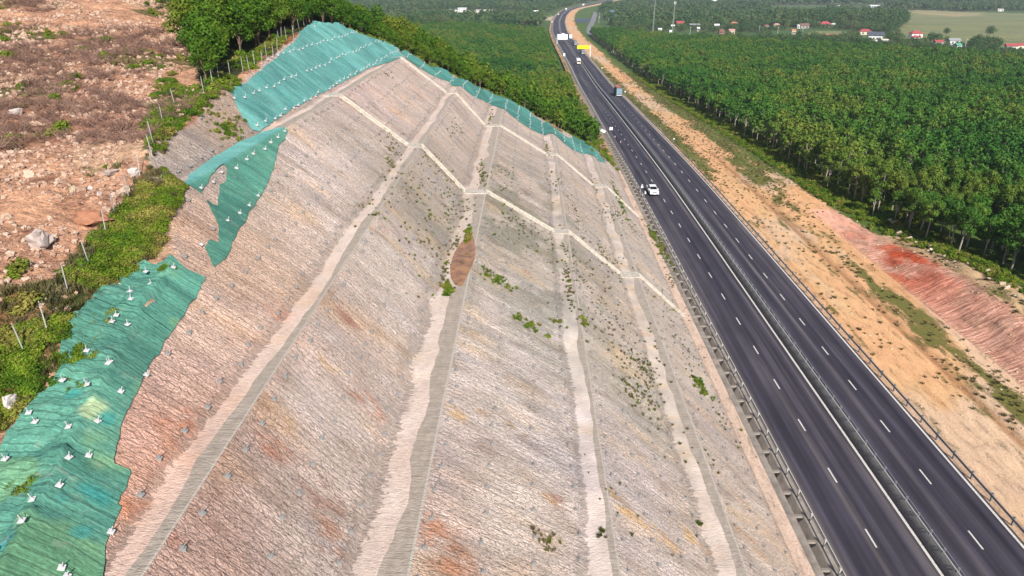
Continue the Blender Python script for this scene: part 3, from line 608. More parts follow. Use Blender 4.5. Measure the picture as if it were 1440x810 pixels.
net([(562, 72), (603, 93), (621, 96), (633, 105), (679, 128), (690, 128), (709, 139), (738, 154), (763, 172), (772, 175), (787, 187), (803, 195.5), (811, 194), (835, 209), (852, 230), (842, 227), (824, 216), (805, 211), (790, 199), (774, 188), (759, 188), (724, 166), (707, 153), (690, 147), (666, 136), (640, 122), (631, 115), (613, 109), (588, 95), (571, 83)], TQ2, 'narrow turquoise net along the far edge of the cut beside the forest', 0.22)
def lowcol(x, y, b):
    g = sstep(0.1, 0.3, fbm(x * 0.35 + 9, y * 0.3, 107, 4))[:, None] * 0.55; b = b * (1 - g) + np.array([0.16, 0.30, 0.14]) * g
    for (px, py, rr, c) in ((128, 575, 0.6, (0.36, 0.44, 0.24)), (105, 560, 0.35, (0.03, 0.24, 0.22)), (150, 590, 0.3, (0.03, 0.24, 0.22)), (150, 705, 0.3, (0.035, 0.22, 0.2)), (135, 697, 0.3, (0.035, 0.22, 0.2)), (120, 690, 0.25, (0.035, 0.22, 0.2)), (86, 702, 0.22, (0.035, 0.2, 0.19)), (112, 752, 0.3, (0.04, 0.24, 0.22)), (10, 770, .35, (.05, .27, .27))):
        h = H(px, py); k = (1 - sstep(0.6, 1.1, np.hypot(x - h[0], (y - h[1]) * 0.8) / rr + 0.5 * fbm(x, y, 109)))[:, None] * 0.7; b = b * (1 - k) + np.array(c) * k
    return b
net([(-60, 690), (0, 632), (25, 590), (40, 572), (62, 552), (88, 520), (84, 503), (95, 468), (120, 437), (150, 405), (180, 380), (205, 368), (225, 372), (243, 362), (262, 380), (290, 392), (262, 440), (235, 480), (215, 510), (190, 560), (170, 600), (162, 655), (186, 665), (178, 690), (165, 712), (171, 716), (160, 740), (150, 770), (145, 810), (130, 880), (-90, 940)], DK, 'large deep green net on the near lower left of the cut', 0.13, colf=lowcol)
net([(258, 262), (268, 246), (300, 222), (345, 197), (372, 186), (398, 180), (405, 184), (402, 196), (392, 206), (385, 240), (365, 280), (352, 300), (335, 325), (322, 360), (300, 377), (288, 350), (296, 338), (307, 344), (309, 325), (296, 292), (285, 275)], DK * 1.05, 'tongue shaped teal net hanging below the highest berm', 0.14, colf=lambda x, y, b: b + (TQ * 1.15 - b) * (sstep(-23.0, -23.6, x) if False else (1 - sstep(-23.8, -23.1, x)))[:, None], holes=([(284, 272), (300, 246), (314, 232), (321, 238), (318, 256), (309, 262), (306, 292), (290, 282)],))

# ------------------------------------------------------------------ guard rails, median barrier, drains
def sweep(name, prof, ts, mat, parent=None, zoff=0.0, closed=True):
    prof = np.array(prof); n = len(prof); V = []
    for t in ts:
        x, y = P(prof[:, 0], np.full(n, t)); V.append(np.stack([x, y, prof[:, 1] + rz(t) + zoff], 1))
    V = np.concatenate(V); F = []
    m = n if closed else n - 1
    for i in range(len(ts) - 1):
        for k in range(m): F.append((i * n + k, i * n + (k + 1) % n, (i + 1) * n + (k + 1) % n, (i + 1) * n + k))
    me = mesh_np(name, V, F, mat); return objm(name, me, parent)
TW = np.concatenate([np.arange(5, 300, 3.0), np.arange(300, 1500, 9)])
def wbeam(u, s):                                 # closed W profile facing the road on side s
    o = [(0, .56), (.045 * s, .60), (.045 * s, .64), (0, .69), (.045 * s, .74), (.045 * s, .78), (0, .83)]
    return [(u + a, z) for a, z in o] + [(u + a - 0.012 * s, z) for a, z in reversed(o)]
def posts(root, me, u, step, t0, t1, name='post', nmax=100, z=0.0):
    ts = list(np.arange(t0, t1, step))
    for t in ts[:nmax]:
        x, y = P(np.array(u), np.array(t)); o = objm(name, me, root, (float(x), float(y), float(rz(t)) + z)); o.rotation_euler.z = -math.atan(float(np.interp(t, _t, DX)))
    V0 = np.array([v.co[:] for v in me.vertices]); F0 = [tuple(p.vertices) for p in me.polygons]; V = []; F = []
    for t in ts[nmax:]:
        x, y = P(np.array(u), np.array(t)); b = len(V) * len(V0); V.append(V0 + np.array([float(x), float(y), float(rz(t)) + z])); F += [tuple(b + i for i in f) for f in F0]
    if V:
        m2 = bpy.data.meshes.new(name); m2.from_pydata(np.concatenate(V).tolist(), [], F); m2.materials.append(me.materials[0]); tag(objm(name, m2, root), kind='stuff')
def guard(u, s, label, mat, side):
    root = empty('guard_rail', (0, 0, 0)); tag(root, label, 'guard rail')
    sweep('rail_beam', wbeam(u, s), TW, mat, root)
    b = MB(); b.box((-0.12 * s, 0, 0.42), (0.12, 0.15, 0.96)); b.box((-0.035 * s, 0, 0.69), (0.07, 0.13, 0.3)); b.box((-0.12 * s, 0, 0.91), (0.15, 0.18, 0.03))
    posts(root, b.mesh('rail_post', M['post'] if side else mat), u, 3.0, 7.2, 700)
    return root
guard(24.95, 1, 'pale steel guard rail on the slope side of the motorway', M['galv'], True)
guard(41.98, -1, 'dark steel guard rail between the motorway and the sandy verge', M['galv_dark'], False)  # same galvanised steel; darker look of its turned side put into the colour
root = empty('median_barrier', (0, 0, 0)); tag(root, 'grey concrete median barrier with a low wire fence on top', 'barrier')
sweep('barrier_wall', [(33.33, 0.0), (33.33, 0.10), (33.50, 0.32), (33.60, 0.88), (33.84, 0.88), (33.92, 0.32), (34.02, 0.10), (34.02, 0.0)], TW, M['concrete_dark'], root)
b = MB(); b.tube((-0.06, 0, 0), (-0.06, 0, 0.52), 0.026, n=5); b.tube((0.06, 0, 0), (0.06, 0, 0.52), 0.026, n=5); b.box((0, 0, 0.02), (0.18, 0.12, 0.03)); b.box((0, 0, 0.53), (0.18, 0.07, 0.03))
posts(root, b.mesh('fence_post', M['galv']), 33.76, 2.0, 6.0, 420, 'fence_post', z=0.88)
for z in (0.95, 1.40): sweep('fence_wire', [(33.74, z), (33.78, z), (33.78, z + 0.045), (33.74, z + 0.045)], TW, M['galv'], root)

dr_ = empty('ditch_braces', (0, 0, 0)); tag(dr_, 'row of short concrete braces across the ditch behind the slope side guard rail', 'ditch braces')
posts(dr_, MB().box((0, 0, 0.0), (0.70, 0.32, 0.18)).mesh('brace', M['ditch'], bevel=0.02), 24.1, 3.0, 7.9, 360, 'brace')
def chute(k, Y0):
    xa = BEN[k][1] - 0.1; xb = BEN[k + 1][0] - 0.05 if k < 4 else 22.2; L = []
    n = 26; X = np.linspace(xa, xb, n); Z = Cp(X); V = []; F = []
    dx, dz = X[-1] - X[0], Z[-1] - Z[0]; l = math.hypot(dx, dz); nx, nz = -dz / l, dx / l
    prof = [(-0.50, -0.3), (-0.50, 0.24), (-0.36, 0.24), (-0.34, 0.02), (0.34, 0.02), (0.36, 0.24), (0.50, 0.24), (0.50, -0.3)]
    for i in range(n):
        for j, (a, h) in enumerate(prof):
            hh = h + (0.05 if (j in (3, 4) and i % 2) else 0); V.append((X[i] + nx * hh, Y0 + a, Z[i] + nz * hh))
    m = len(prof)
    for i in range(n - 1):
        for j in range(m - 1): F.append((i * m + j, i * m + j + 1, (i + 1) * m + j + 1, (i + 1) * m + j))
    F += [tuple(range(m)), tuple((n - 1) * m + j for j in reversed(range(m)))]
    me = bpy.data.meshes.new('drain_chute'); me.from_pydata(V, [], F); me.materials.append(M['concrete_pale'])
    # sit the mesh at its own foot
    return objm('drain_chute', me)
CH = [(86, ['near drain chute on the top face, under the hilltop net', 'near drain chute dropping from the second highest berm', 'near drain chute ending at the berm below the brown puddle', 'near drain chute on the face above the lowest berm', 'near drain chute reaching the ditch beside the guard rail']),
      (130, ['far drain chute starting at the peak of the bare slope', 'far drain chute below the second highest berm', 'far drain chute in the middle of the slope near the narrow net', 'far drain chute above the lowest berm near the narrow net', 'far drain chute nearest the parked white pickup'])]
for Y0, labs in CH:
    for k, lb in enumerate(labs):
        tag(chute(k, Y0), lb, 'drain', 'stepped concrete drain chutes down the cut')
    for a, b_ in BEN:
        mb = MB(); mb.box(((a + b_) / 2 - 0.05, Y0, Cp(b_ - 0.2) + 0.02), (b_ - a + 0.3, 1.9, 0.16)); o = mb.build('catch_basin', M['concrete_pale'], bevel=0.02)
        tag(o, 'pale concrete pad joining the %s drain chute across the %s' % ('near' if Y0 == 86 else 'far', {-25: 'highest berm', -15.2: 'second highest berm', -8.1: 'berm with the puddle', 3.6: 'second lowest berm', 12.95: 'lowest berm'}[a]), 'slab')
# brown puddle on the middle berm
PUD = [(662, 326), (667, 338), (669, 350), (667, 365), (662, 378), (655, 392), (650, 402), (640, 400), (634, 390), (633, 375), (637, 360), (643, 348), (651, 338), (656, 328)]
t = NT('muddy water'); t.fin(t.ramp(t.noise(t.pos, 1.2, 3), [(0.35, (0.20, 0.095, 0.05)), (0.6, (0.36, 0.18, 0.07))]), 0.12); t.b.inputs['Specular IOR Level'].default_value = 0.5; M['mud'] = t.m
wz = 17.7 + 0.07; pts = []
for a, b_ in PUD:
    d = ray(a, b_); k = (wz - HCAM) / d[2]; pts.append((d[0] * k, d[1] * k, wz))
me = bpy.data.meshes.new('puddle'); me.from_pydata(pts, [], [tuple(range(len(pts)))]); me.materials.append(M['mud']); tag(objm('puddle', me), kind='structure')

# ------------------------------------------------------------------ perimeter fence on the crest
POSTS = [(36, 500), (68, 470), (97, 415), (128, 378), (150, 333), (163, 306), (182, 280), (197, 248), (215, 222), (215, 200), (230, 176), (247, 152), (287, 133), (300, 123), (308, 113), (324, 109), (342, 102), (351, 101), (358.5, 94), (369, 93), (375, 81), (385, 84), (390, 73), (393, 62), (396, 57), (403, 56), (413, 54), (421, 42), (428, 38), (432, 34), (437, 30), (445.6, 29), (460, 31), (467.6, 33), (480, 34.5), (486, 36), (512, 47), (529.6, 53), (545, 60), (560, 66), (576.5, 73), (606, 84), (647, 104), (660.5, 113)]
root = empty('perimeter_fence', (0, 0, 0)); tag(root, 'fence of slim grey concrete posts and wire along the top of the cut', 'fence')
pm = MB().box((0, 0, 0.72), (0.05, 0.05, 1.7)).box((0.0, 0, 1.66), (0.04, 0.04, 0.1)).mesh('post', M['post'], bevel=0.01)
pw = []
for i, (a, b_) in enumerate(POSTS):
    h = H(a, b_); o = objm('post', pm, root, tuple(h)); o.rotation_euler = (random.uniform(-.06, .06), random.uniform(-.09, .09), random.uniform(0, 1.5)); pw.append(Vector(h))
for z in (0.6, 1.1, 1.55):
    run = MB()
    for a, b_ in zip(pw[:-1], pw[1:]):
        if (a - b_).length < 22: run.tube(a + Vector((0, 0, z)), b_ + Vector((0, 0, z)), 0.006, n=3, caps=False)
    run.build('wire', M['galv_dark'], root)

# ------------------------------------------------------------------ soil nail anchors
def anchor_mb(s=1.0):
    pl = MB().box((0, 0, 0.04), (0.30 * s, 0.30 * s, 0.035)).box((0, 0, 0.08), (0.10 * s, 0.10 * s, 0.06), 0.78); bo = MB().tube((0, 0, 0.05), (0, 0, 0.45 * s), 0.026 * s, n=6); return pl, bo
pl, bo = anchor_mb(0.85); ap = pl.mesh('anchor_plate', M['anchor'], bevel=0.006); ab = bo.mesh('bolt', M['anchor'])
pl2, bo2 = anchor_mb(0.76); M['plate'] = simple('painted plate', (0.50, 0.49, 0.50), 0.5, 0, 0.15, 6); ap2 = pl2.mesh('anchor_plate', M['plate'], bevel=0.005); ab2 = bo2.mesh('bolt', M['plate'])
spots = []
netpolys = []
for o in COL.objects:
    if o.name.startswith('erosion_net'):
        v = np.zeros(len(o.data.vertices) * 3, np.float32); o.data.vertices.foreach_get('co', v); v = v.reshape(-1, 3); netpolys.append(set(map(tuple, np.floor(v[:, :2] / 0.6).astype(int))))
for (a, b_) in zip([-33.5] + [b for a, b in BEN], [a for a, b in BEN] + [21.5]):
    n = max(2, round((b_ - a) / 2.0)); 
    for X in np.linspace(a + 0.5, b_ - 0.35, n):
        for k, Y in enumerate(np.arange(13, 165, 2.05)):
            spots.append((X + random.uniform(-.15, .15), Y + random.uniform(-.2, .2)))
spots = np.array(spots); ok = iscut(spots[:, 0], spots[:, 1])
k2 = ((spots[:, 0] > -20.5) & (spots[:, 1] < 45)); ok = ok | (k2 & (spots[:, 0] < -15) & (np.abs(spots[:, 1]) > 12))
spots = spots[ok & (np.minimum(abs(spots[:, 1] - 86), abs(spots[:, 1] - 130)) > 0.9)]
# two extra rows where the near net folds over the rounded crest
ex = [H(a, b_)[:2] for a, b_ in [(35, 743), (88, 803), (85, 687), (44, 590), (126, 645), (157, 518), (182, 465), (100, 610), (126, 550), (166, 452), (185, 418), (155, 520), (207, 390)]]
spots = np.concatenate([spots, np.array(ex)]); sz = land(spots[:, 0], spots[:, 1]); e_ = 0.25
nx = -(land(spots[:, 0] + e_, spots[:, 1]) - land(spots[:, 0] - e_, spots[:, 1])) / (2 * e_); ny = -(land(spots[:, 0], spots[:, 1] + e_) - land(spots[:, 0], spots[:, 1] - e_)) / (2 * e_)
def innet(x, y): c = (int(math.floor(x / 0.6)), int(math.floor(y / 0.6))); return next((i for i, s in enumerate(netpolys) if c in s), None)
order = np.argsort(np.hypot(np.hypot(spots[:, 0], spots[:, 1]), sz - 43)); VS = []; FS = []; MI = []
NL = {0: 'white anchor plate with bolt on the large hilltop net', 1: 'white anchor plate with bolt on the narrow far net', 2: 'white square anchor plate with bolt on the near green net', 3: 'white anchor plate with bolt on the tongue shaped net'}
FL = [(-50, -23, 'steel anchor plate on bare rock above the highest berm'), (-23, -13.5, 'grey anchor plate and bolt left of the leftmost long berm'), (-13.5, -5.3, 'grey anchor plate and bolt between the two left berms'), (-5.3, 5.5, 'small grey anchor plate right of the wide berm'), (5.5, 30, 'small grey anchor plate on the lower faces near the road')]
Vt = {}
for key, (m1, m2) in {'g': (ap, ab), 'w': (ap2, ab2)}.items():
    V = []; F = []
    for m_ in (m1, m2):
        b_ = len(V); V += [v.co[:] for v in m_.vertices]; F += [tuple(b_ + i for i in p.vertices) for p in m_.polygons]
    Vt[key] = (np.array(V), F)
# far anchors use plain low boxes
for key, s in (('g', 0.85), ('w', 0.9)):
    q, r_ = anchor_mb(s); m_ = MB(); m_.add(q.v, q.f); m_.add(r_.v, r_.f); Vt[key] = (np.array(m_.v), m_.f)
far_g = []; far_w = []
for rank, i in enumerate(order):
    x, y, z = spots[i, 0], spots[i, 1], sz[i]; nv = Vector((nx[i], ny[i], 1)).normalized(); nv = (nv + Vector((0, -0.1, 0.55))).normalized(); inn = innet(x, y); q = Vector((0, 0, 1)).rotation_difference(nv)
    q = q @ Matrix.Rotation(random.uniform(-.3, .3), 3, 'Z').to_quaternion()
    dz = 0.10 if inn is None else (0.14 if iscut(np.array([x]), np.array([y]))[0] else 0.33)
    if rank < 300:
        o = objm('ground_anchor', ap if inn is None else ap2, None, (x, y, z + dz)); o.rotation_mode = 'QUATERNION'; o.rotation_quaternion = q; objm('bolt', ab if inn is None else ab2, o)
        if inn is None:
            lb = next(l for a, b_, l in FL if a <= x < b_); lb = lb + ("" if False else (", near the bottom" if y < 24 else ", farther up" if y > 33 else "")); tag(o, lb, 'anchor', 'anchors with the label: ' + lb)
        else: tag(o, NL[inn], 'anchor', 'anchors on the green nets ' + str(inn))
        o['group'] = 'anchors on green netting' if inn is not None else 'anchors on bare meshed rock'
    else:
        (far_g if inn is None else far_w).append((np.array((q.to_matrix() @ Matrix(np.eye(3)))[:]), np.array([x, y, z + dz])))
V = []; F = []; mi = []; b_ = 0
for lst, key, m_ in ((far_g, 'g', 0), (far_w, 'w', 1)):
    V0, F0 = Vt[key]
    for Rm, p in lst:
        V.append(V0 @ Rm.T + p); F += [tuple(b_ + i for i in f) for f in F0]; mi += [m_] * len(F0); b_ += len(V0)
me = bpy.data.meshes.new('distant_anchors'); me.from_pydata(np.concatenate(V).tolist(), [], F); me.materials.append(M['anchor']); me.materials.append(M['plate']); me.polygons.foreach_set('material_index', mi)
tag(objm('ground_anchors', me), 'small distant anchor plates with bolts dotting the upper and far slope', 'anchors', kind='stuff')

# ------------------------------------------------------------------ vehicles
def heading(t): return -math.atan(float(np.interp(t, _t, DX)))
def on_road(px, py, u=None, z=0.09):
    h = hit(px, py, lambda X, Y: rz(Y) + 0.08); t = h[1]
    if u is None: return (float(h[0]), float(h[1]), float(h[2]) + z - 0.08), t
    x, y = P(np.array(u), np.array(t)); return (float(x), float(y), float(rz(t)) + z), t
def wheel(r, w):
    b = MB(); b.tube((-w / 2, 0, 0), (w / 2, 0, 0), r, n=18); return b
def add_wheels(root, xs_, ys_, r, w):
    wm_ = wheel(r, w).mesh('wheel', M['rubber']); hm = MB().tube((-w / 2 - 0.01, 0, 0), (w / 2 + 0.01, 0, 0), r * 0.55, n=12).mesh('rim', M['galv'])
    for x in xs_:
        for y in ys_: o = objm('wheel', wm_, root, (x, y, r)); objm('rim', hm, o)
def pickup(loc, rot):                             # nose towards -Y
    root = empty('pickup_truck', loc, rot); tag(root, 'white double cab pickup stopped beside the guard rail with its door open', 'pickup truck')
    W = 1.86
    prof = [(-2.62, .42), (-2.66, .62), (-2.60, .92), (-2.35, 1.06), (-1.35, 1.14), (-1.25, 1.16), (2.45, 1.12), (2.62, 1.05), (2.62, .45), (2.05, .42), (2.0, .75), (1.75, .92), (1.4, .92), (1.15, .75), (1.1, .38), (-1.0, .38), (-1.05, .72), (-1.3, .90), (-1.7, .90), (-1.95, .72), (-2.0, .42)]
    b = MB(); b.prism(prof, -W / 2, W / 2); b.build('body', M['car_white'], root, bevel=0.03)
    c = MB(); n = 4
    lo = [(-0.86, -1.38, 1.13), (0.86, -1.38, 1.13), (0.86, 0.95, 1.13), (-0.86, 0.95, 1.13)]; hi = [(-0.68, -0.62, 1.74), (0.68, -0.62, 1.74), (0.70, 0.72, 1.76), (-0.70, 0.72, 1.76)]
    c.add(lo + hi, [(0, 1, 5, 4), (1, 2, 6, 5), (2, 3, 7, 6), (3, 0, 4, 7), (4, 5, 6, 7), (3, 2, 1, 0)]); c.build('cab', M['car_white'], root, bevel=0.05)
    g = MB(); g.add([(-0.76, -1.345, 1.19), (0.76, -1.345, 1.19), (0.64, -0.70, 1.69), (-0.64, -0.70, 1.69)], [(0, 1, 2, 3)])
    g2 = g.build('windscreen', M['glass'], root); g2.location = (0, -0.02, 0.02)
    for s in (-1, 1):
        g = MB(); g.add([(s * 0.862, -1.15, 1.2), (s * 0.862, 0.8, 1.2), (s * 0.735, 0.62, 1.66), (s * 0.735, -0.6, 1.66)], [(0, 1, 2, 3)]); w_ = g.build('side_window', M['glass'], root); w_.location = (s * 0.012, 0, 0.01)
        MB().box((s * 0.68, -2.62, 0.85), (0.36, 0.10, 0.20)).build('headlight', M['white'], root, bevel=0.02)
        MB().box((s * 1.04, -1.05, 1.22), (0.22, 0.10, 0.16)).build('mirror', M['car_white'], root, bevel=0.02)
    MB().box((0, -2.66, 0.84), (0.92, 0.06, 0.22)).build('grille', M['black'], root, bevel=0.01)
    MB().box((0, -2.70, 0.55), (0.5, 0.04, 0.14)).build('number_plate', M['white'], root)
    MB().box((0, -2.66, 0.44), (1.7, 0.14, 0.16)).build('bumper', M['black'], root, bevel=0.03)
    MB().box((0, 1.72, 1.125), (1.5, 1.45, 0.04)).build('load_bed', M['black'], root)
    dr = empty('open_door', (-0.93, -1.05, 0.45)); dr.parent = root; dr.rotation_euler = (0, 0, R(-62))
    d = MB().box((0, 0.5, 0.36), (0.07, 1.0, 0.72)).build('door_panel', M['car_white'], dr, bevel=0.02); MB().box((0, 0.5, 0.95), (0.04, 0.85, 0.42)).build('door_window', M['glass'], dr)
    add_wheels(root, (-0.80, 0.80), (-1.52, 1.56), 0.39, 0.25); return root
l_, t_ = on_road(917, 271.5); hp = pickup(l_, heading(t_) + 0.02)
def truck(loc, rot, L, Wd, Hh, cab, box, top, label, back=None, cabover=True, van=False):
    root = empty('lorry' if not van else 'van', loc, rot); tag(root, label, 'lorry' if not van else 'van')
    if van:
        pr = [(-L / 2, .4), (-L / 2 - .02, .8), (-L / 2 + .45, 1.15), (-L / 2 + 1.1, Hh), (L / 2, Hh), (L / 2, .4)]
        MB().prism(pr, -Wd / 2, Wd / 2).build('body', cab, root, bevel=0.05)
        g = MB(); g.add([(-Wd * .42, -L / 2 + .52, 1.24), (Wd * .42, -L / 2 + .52, 1.24), (Wd * .38, -L / 2 + 1.05, Hh - .12), (-Wd * .38, -L / 2 + 1.05, Hh - .12)], [(0, 1, 2, 3)]); o = g.build('windscreen', M['glass'], root); o.location = (0, -.03, .03)
        for s in (-1, 1): MB().box((s * (Wd / 2 + .005), .2, Hh * .75), (.02, L * .55, Hh * .2)).build('side_window', M['glass'], root); MB().box((s * Wd * .36, -L / 2 - .02, .8), (.25, .06, .16)).build('headlight', M['white'], root)
        add_wheels(root, (-Wd / 2 + .12, Wd / 2 - .12), (-L * .3, L * .3), .36, .22); return root
    MB().box((0, 0.2, 0.85), (Wd * .42, L - .5, .25)).build('chassis', M['black'], root)
    cb = MB(); y0 = -L / 2; pr = [(y0, .55), (y0 - .03, 1.5), (y0 + .22, 2.75), (y0 + 1.9, 2.8), (y0 + 2.0, .55)]
    cb.prism(pr, -Wd / 2 + .03, Wd / 2 - .03).build('cab', cab, root, bevel=0.05)
    g = MB(); g.add([(-Wd * .42, y0 - .01, 1.6), (Wd * .42, y0 - .01, 1.6), (Wd * .40, y0 + .17, 2.5), (-Wd * .40, y0 + .17, 2.5)], [(0, 1, 2, 3)]); o = g.build('windscreen', M['glass'], root); o.location = (0, -.04, 0)
    for s in (-1, 1):
        MB().box((s * (Wd / 2 - .02), y0 + .85, 2.0), (.03, .9, .65)).build('side_window', M['glass'], root); MB().box((s * Wd * .36, y0 - .04, .85), (.32, .08, .2)).build('headlight', M['white'], root)
    MB().box((0, y0 - .05, .55), (Wd, .14, .28)).build('bumper', M['black'], root, bevel=.03)
    MB().box((0, 1.15, 1.0 + (Hh - 1.0) / 2), (Wd, L - 2.5, Hh - 1.0)).build('cargo_box', box, root, bevel=0.04)
    if top is not None:
        tb = MB(); rr = random.Random(5)
        for k in range(14): tb.box((rr.uniform(-.8, .8), 1.15 + (k - 6.5) / 14 * (L - 3.2), Hh + .08), (rr.uniform(.8, 1.4), rr.uniform(.5, .9), rr.uniform(.15, .35)), rr.uniform(-.3, .3))
        tb.build('load', top, root, bevel=.02)
    MB().box((0, 1.15 + (L - 2.5) / 2 + .02, 1.0 + (Hh - 1.0) / 2), (Wd * .94, .05, Hh - 1.25)).build('rear_door', back or box, root)
    MB().box((0, 1.15 + (L - 2.5) / 2 + .05, .8), (Wd, .12, .22)).build('rear_bumper', M['white'], root, bevel=.02)
    for s in (-1, 1): MB().box((s * Wd * .42, 1.15 + (L - 2.5) / 2 + .12, .8), (.2, .03, .14)).build('tail_light', M['red'], root)
    add_wheels(root, (-Wd / 2 + .18, Wd / 2 - .18), (y0 + 1.2, L / 2 - 2.6, L / 2 - 1.4), .5, .3); return root
VEH = [((871.5, 134), 39.6, 1, (11.5, 2.5, 3.9, M['slate'], M['slate'], M['rust'], 'high sided lorry with reddish load, sides toned as shaded, tailgate toned as lit blue', M['blue_grey'])),  # shade on the sides and light on the rear put into panel colours
       ((813.5, 90), 31.2, 0, (9.5, 2.45, 3.3, M['cream'], M['white'], None, 'cream lorry with white box coming towards the camera')),
       ((820.5, 76), 39.4, 1, (10, 2.5, 3.7, M['slate'], M['slate'], None, 'dark grey lorry passing under the yellow sign', M['galv_dark'])),
       ((811, 63.5), 39.4, 1, (11, 2.5, 3.9, M['slate'], M['galv_dark'], None, 'grey lorry just beyond the yellow sign', M['galv_dark'])),
       ((803.6, 54.6), 39.6, 1, (10, 2.5, 4.0, M['white'], M['white'], None, 'white box lorry right of the white gantry sign')),
       ((790.5, 14.5), 31.0, 0, (10, 2.5, 3.6, M['white'], M['white'], None, 'white lorry where the motorway starts to bend right')),
       ((817.5, 8.2), 31.0, 0, (13, 2.6, 4.2, M['white'], M['white'], None, 'long white lorry farthest along the bend'))]
for (px, py), u, away, a in VEH:
    l_, t_ = on_road(px, py, u); truck(l_, heading(t_) + (math.pi if away else 0), *a)
l_, t_ = on_road(785.3, 21, 27.6); truck(l_, heading(t_), 5.6, 2.0, 2.3, M['car_white'], None, None, 'white van on the far outer lane before the bend', van=True)
M['cone'] = simple('faded red plastic', (0.42, 0.16, 0.15), 0.5, 0, 0.1, 5)
# warning board and cones ahead of the stopped pickup
l_, t_ = on_road(859, 187)
r0 = empty('warning_board', l_, 0.1); tag(r0, 'white warning board standing on the road shoulder before the cones', 'sign board')
MB().box((0, 0, 1.35), (1.0, 0.05, 0.9)).build('board', M['white'], r0, bevel=.01)
for s in (-1, 1): MB().tube((s * .4, 0, 1.0), (s * .4, 0.0, 0), .03).build('leg', M['galv_dark'], r0); MB().tube((s * .4, 0, 1.0), (s * .4, 0.6, 0), .025).build('brace', M['galv_dark'], r0)
for (a, b_), lb in (((864.7, 193.8), 'red and white traffic cone nearer the guard rail'), ((872.7, 201.3), 'red and white traffic cone closer to the lane line')):
    l_, t_ = on_road(a, b_); r0 = empty('traffic_cone', l_); r0.scale = (.8, .8, .8); tag(r0, lb, 'traffic cone', 'cones ahead of the pickup')
    MB().box((0, 0, .03), (.45, .45, .06)).build('base', M['black'], r0); c0 = MB().tube((0, 0, .05), (0, 0, .95), .17, .03, 12).build('cone', M['cone'], r0); MB().tube((0, 0, .40), (0, 0, .66), .127, .083, 12).build('band', M['white'], c0)
# two people by the pickup
def person(loc, rot, label, shirt, lean=0.0, cap=None):
    root = bpy.data.objects.new('person', bpy.data.meshes.new('person'))
    pts = {'pel': (0, 0, .93), 'bel': (0, -.01, 1.08), 'che': (0, -.02 - lean * .3, 1.30), 'nek': (0, -.03 - lean * .5, 1.47), 'he1': (0, -.05 - lean * .55, 1.56), 'he2': (0, -.05 - lean * .6, 1.68)}
    E = [('pel', 'bel'), ('bel', 'che'), ('che', 'nek'), ('nek', 'he1'), ('he1', 'he2')]; rad = dict(pel=.15, bel=.135, che=.155, nek=.06, he1=.09, he2=.085)
    for s, n_ in ((-1, 'l'), (1, 'r')):
        f = s * .06
        pts.update({n_ + 'sh': (s * .19, -.02 - lean * .35, 1.38), n_ + 'el': (s * .27, -.05 + f - lean * .4, 1.12), n_ + 'wr': (s * .26, -.22 - lean * .3, .93), n_ + 'ha': (s * .25, -.29 - lean * .3, .89), n_ + 'hp': (s * .1, 0, .87), n_ + 'kn': (s * .12, -.04 + f, .49), n_ + 'an': (s * .13, .03 + f, .09), n_ + 'to': (s * .14, -.13 + f, .04)})
        E += [('che', n_ + 'sh'), (n_ + 'sh', n_ + 'el'), (n_ + 'el', n_ + 'wr'), (n_ + 'wr', n_ + 'ha'), ('pel', n_ + 'hp'), (n_ + 'hp', n_ + 'kn'), (n_ + 'kn', n_ + 'an'), (n_ + 'an', n_ + 'to')]
        rad.update({n_ + 'sh': .075, n_ + 'el': .05, n_ + 'wr': .032, n_ + 'ha': .04, n_ + 'hp': .1, n_ + 'kn': .065, n_ + 'an': .045, n_ + 'to': .035})
    K = list(pts); me = root.data; me.from_pydata([pts[k] for k in K], [(K.index(a), K.index(b)) for a, b in E], [])
    COL.objects.link(root); root.location = loc; root.rotation_euler.z = rot
    sk = root.modifiers.new('skin', 'SKIN'); sk.use_smooth_shade = True
    for k, v in zip(K, me.skin_vertices[0].data): v.radius = (rad[k] * (1.15 if k in ('che', 'pel', 'bel') else 1), rad[k]); v.use_root = (k == 'pel')
    sb = root.modifiers.new('sub', 'SUBSURF'); sb.levels = 1; sb.render_levels = 2
    t = NT('clothed figure'); sp = t.new('SeparateXYZ'); t.l.new(t.obj, sp.inputs[0]); z = sp.outputs[2]; ax = t.math('ABSOLUTE', sp.outputs[0])
    c = t.mix(t.math('GREATER_THAN', z, .94), (0.03, 0.035, 0.05), tuple(shirt)); c = t.mix(t.math('GREATER_THAN', z, 1.49), c, (0.35, 0.2, 0.13)); c = t.mix(t.math('LESS_THAN', z, .09), c, (0.02, 0.02, 0.02))
    hand = t.math('MULTIPLY', t.math('GREATER_THAN', ax, .19), t.math('LESS_THAN', z, .97)); c = t.mix(t.math('MULTIPLY', hand, t.math('GREATER_THAN', z, .8)), c, (0.35, 0.2, 0.13)); me.materials.append(t.fin(c, .8))
    h = MB()
    for k in range(3): h.tube((0, -.05 - lean * .6, 1.70 + k * .03), (0, -.05 - lean * .6, 1.73 + k * .03), .115 - k * .02, .10 - k * .03, 14)
    h.build('hat' if cap is not None else 'hair', cap or M['black'], root, sm=True)
    if cap is not None: MB().tube((0, -.05 - lean * .6, 1.695), (0, -.05 - lean * .6, 1.705), .17, n=16).build('hat_brim', cap, root)
    return tag(root, label, 'person')
l_, t_ = on_road(902, 270); person(l_, 0.4, 'person in a white shirt standing between the guard rail and the pickup', (0.8, 0.8, 0.8), .12, M['white'])
l_, t_ = on_road(907.5, 278.5); person(l_, -1.9, 'person in pale clothes leaning at the open pickup door', (0.7, 0.72, 0.74), .3)
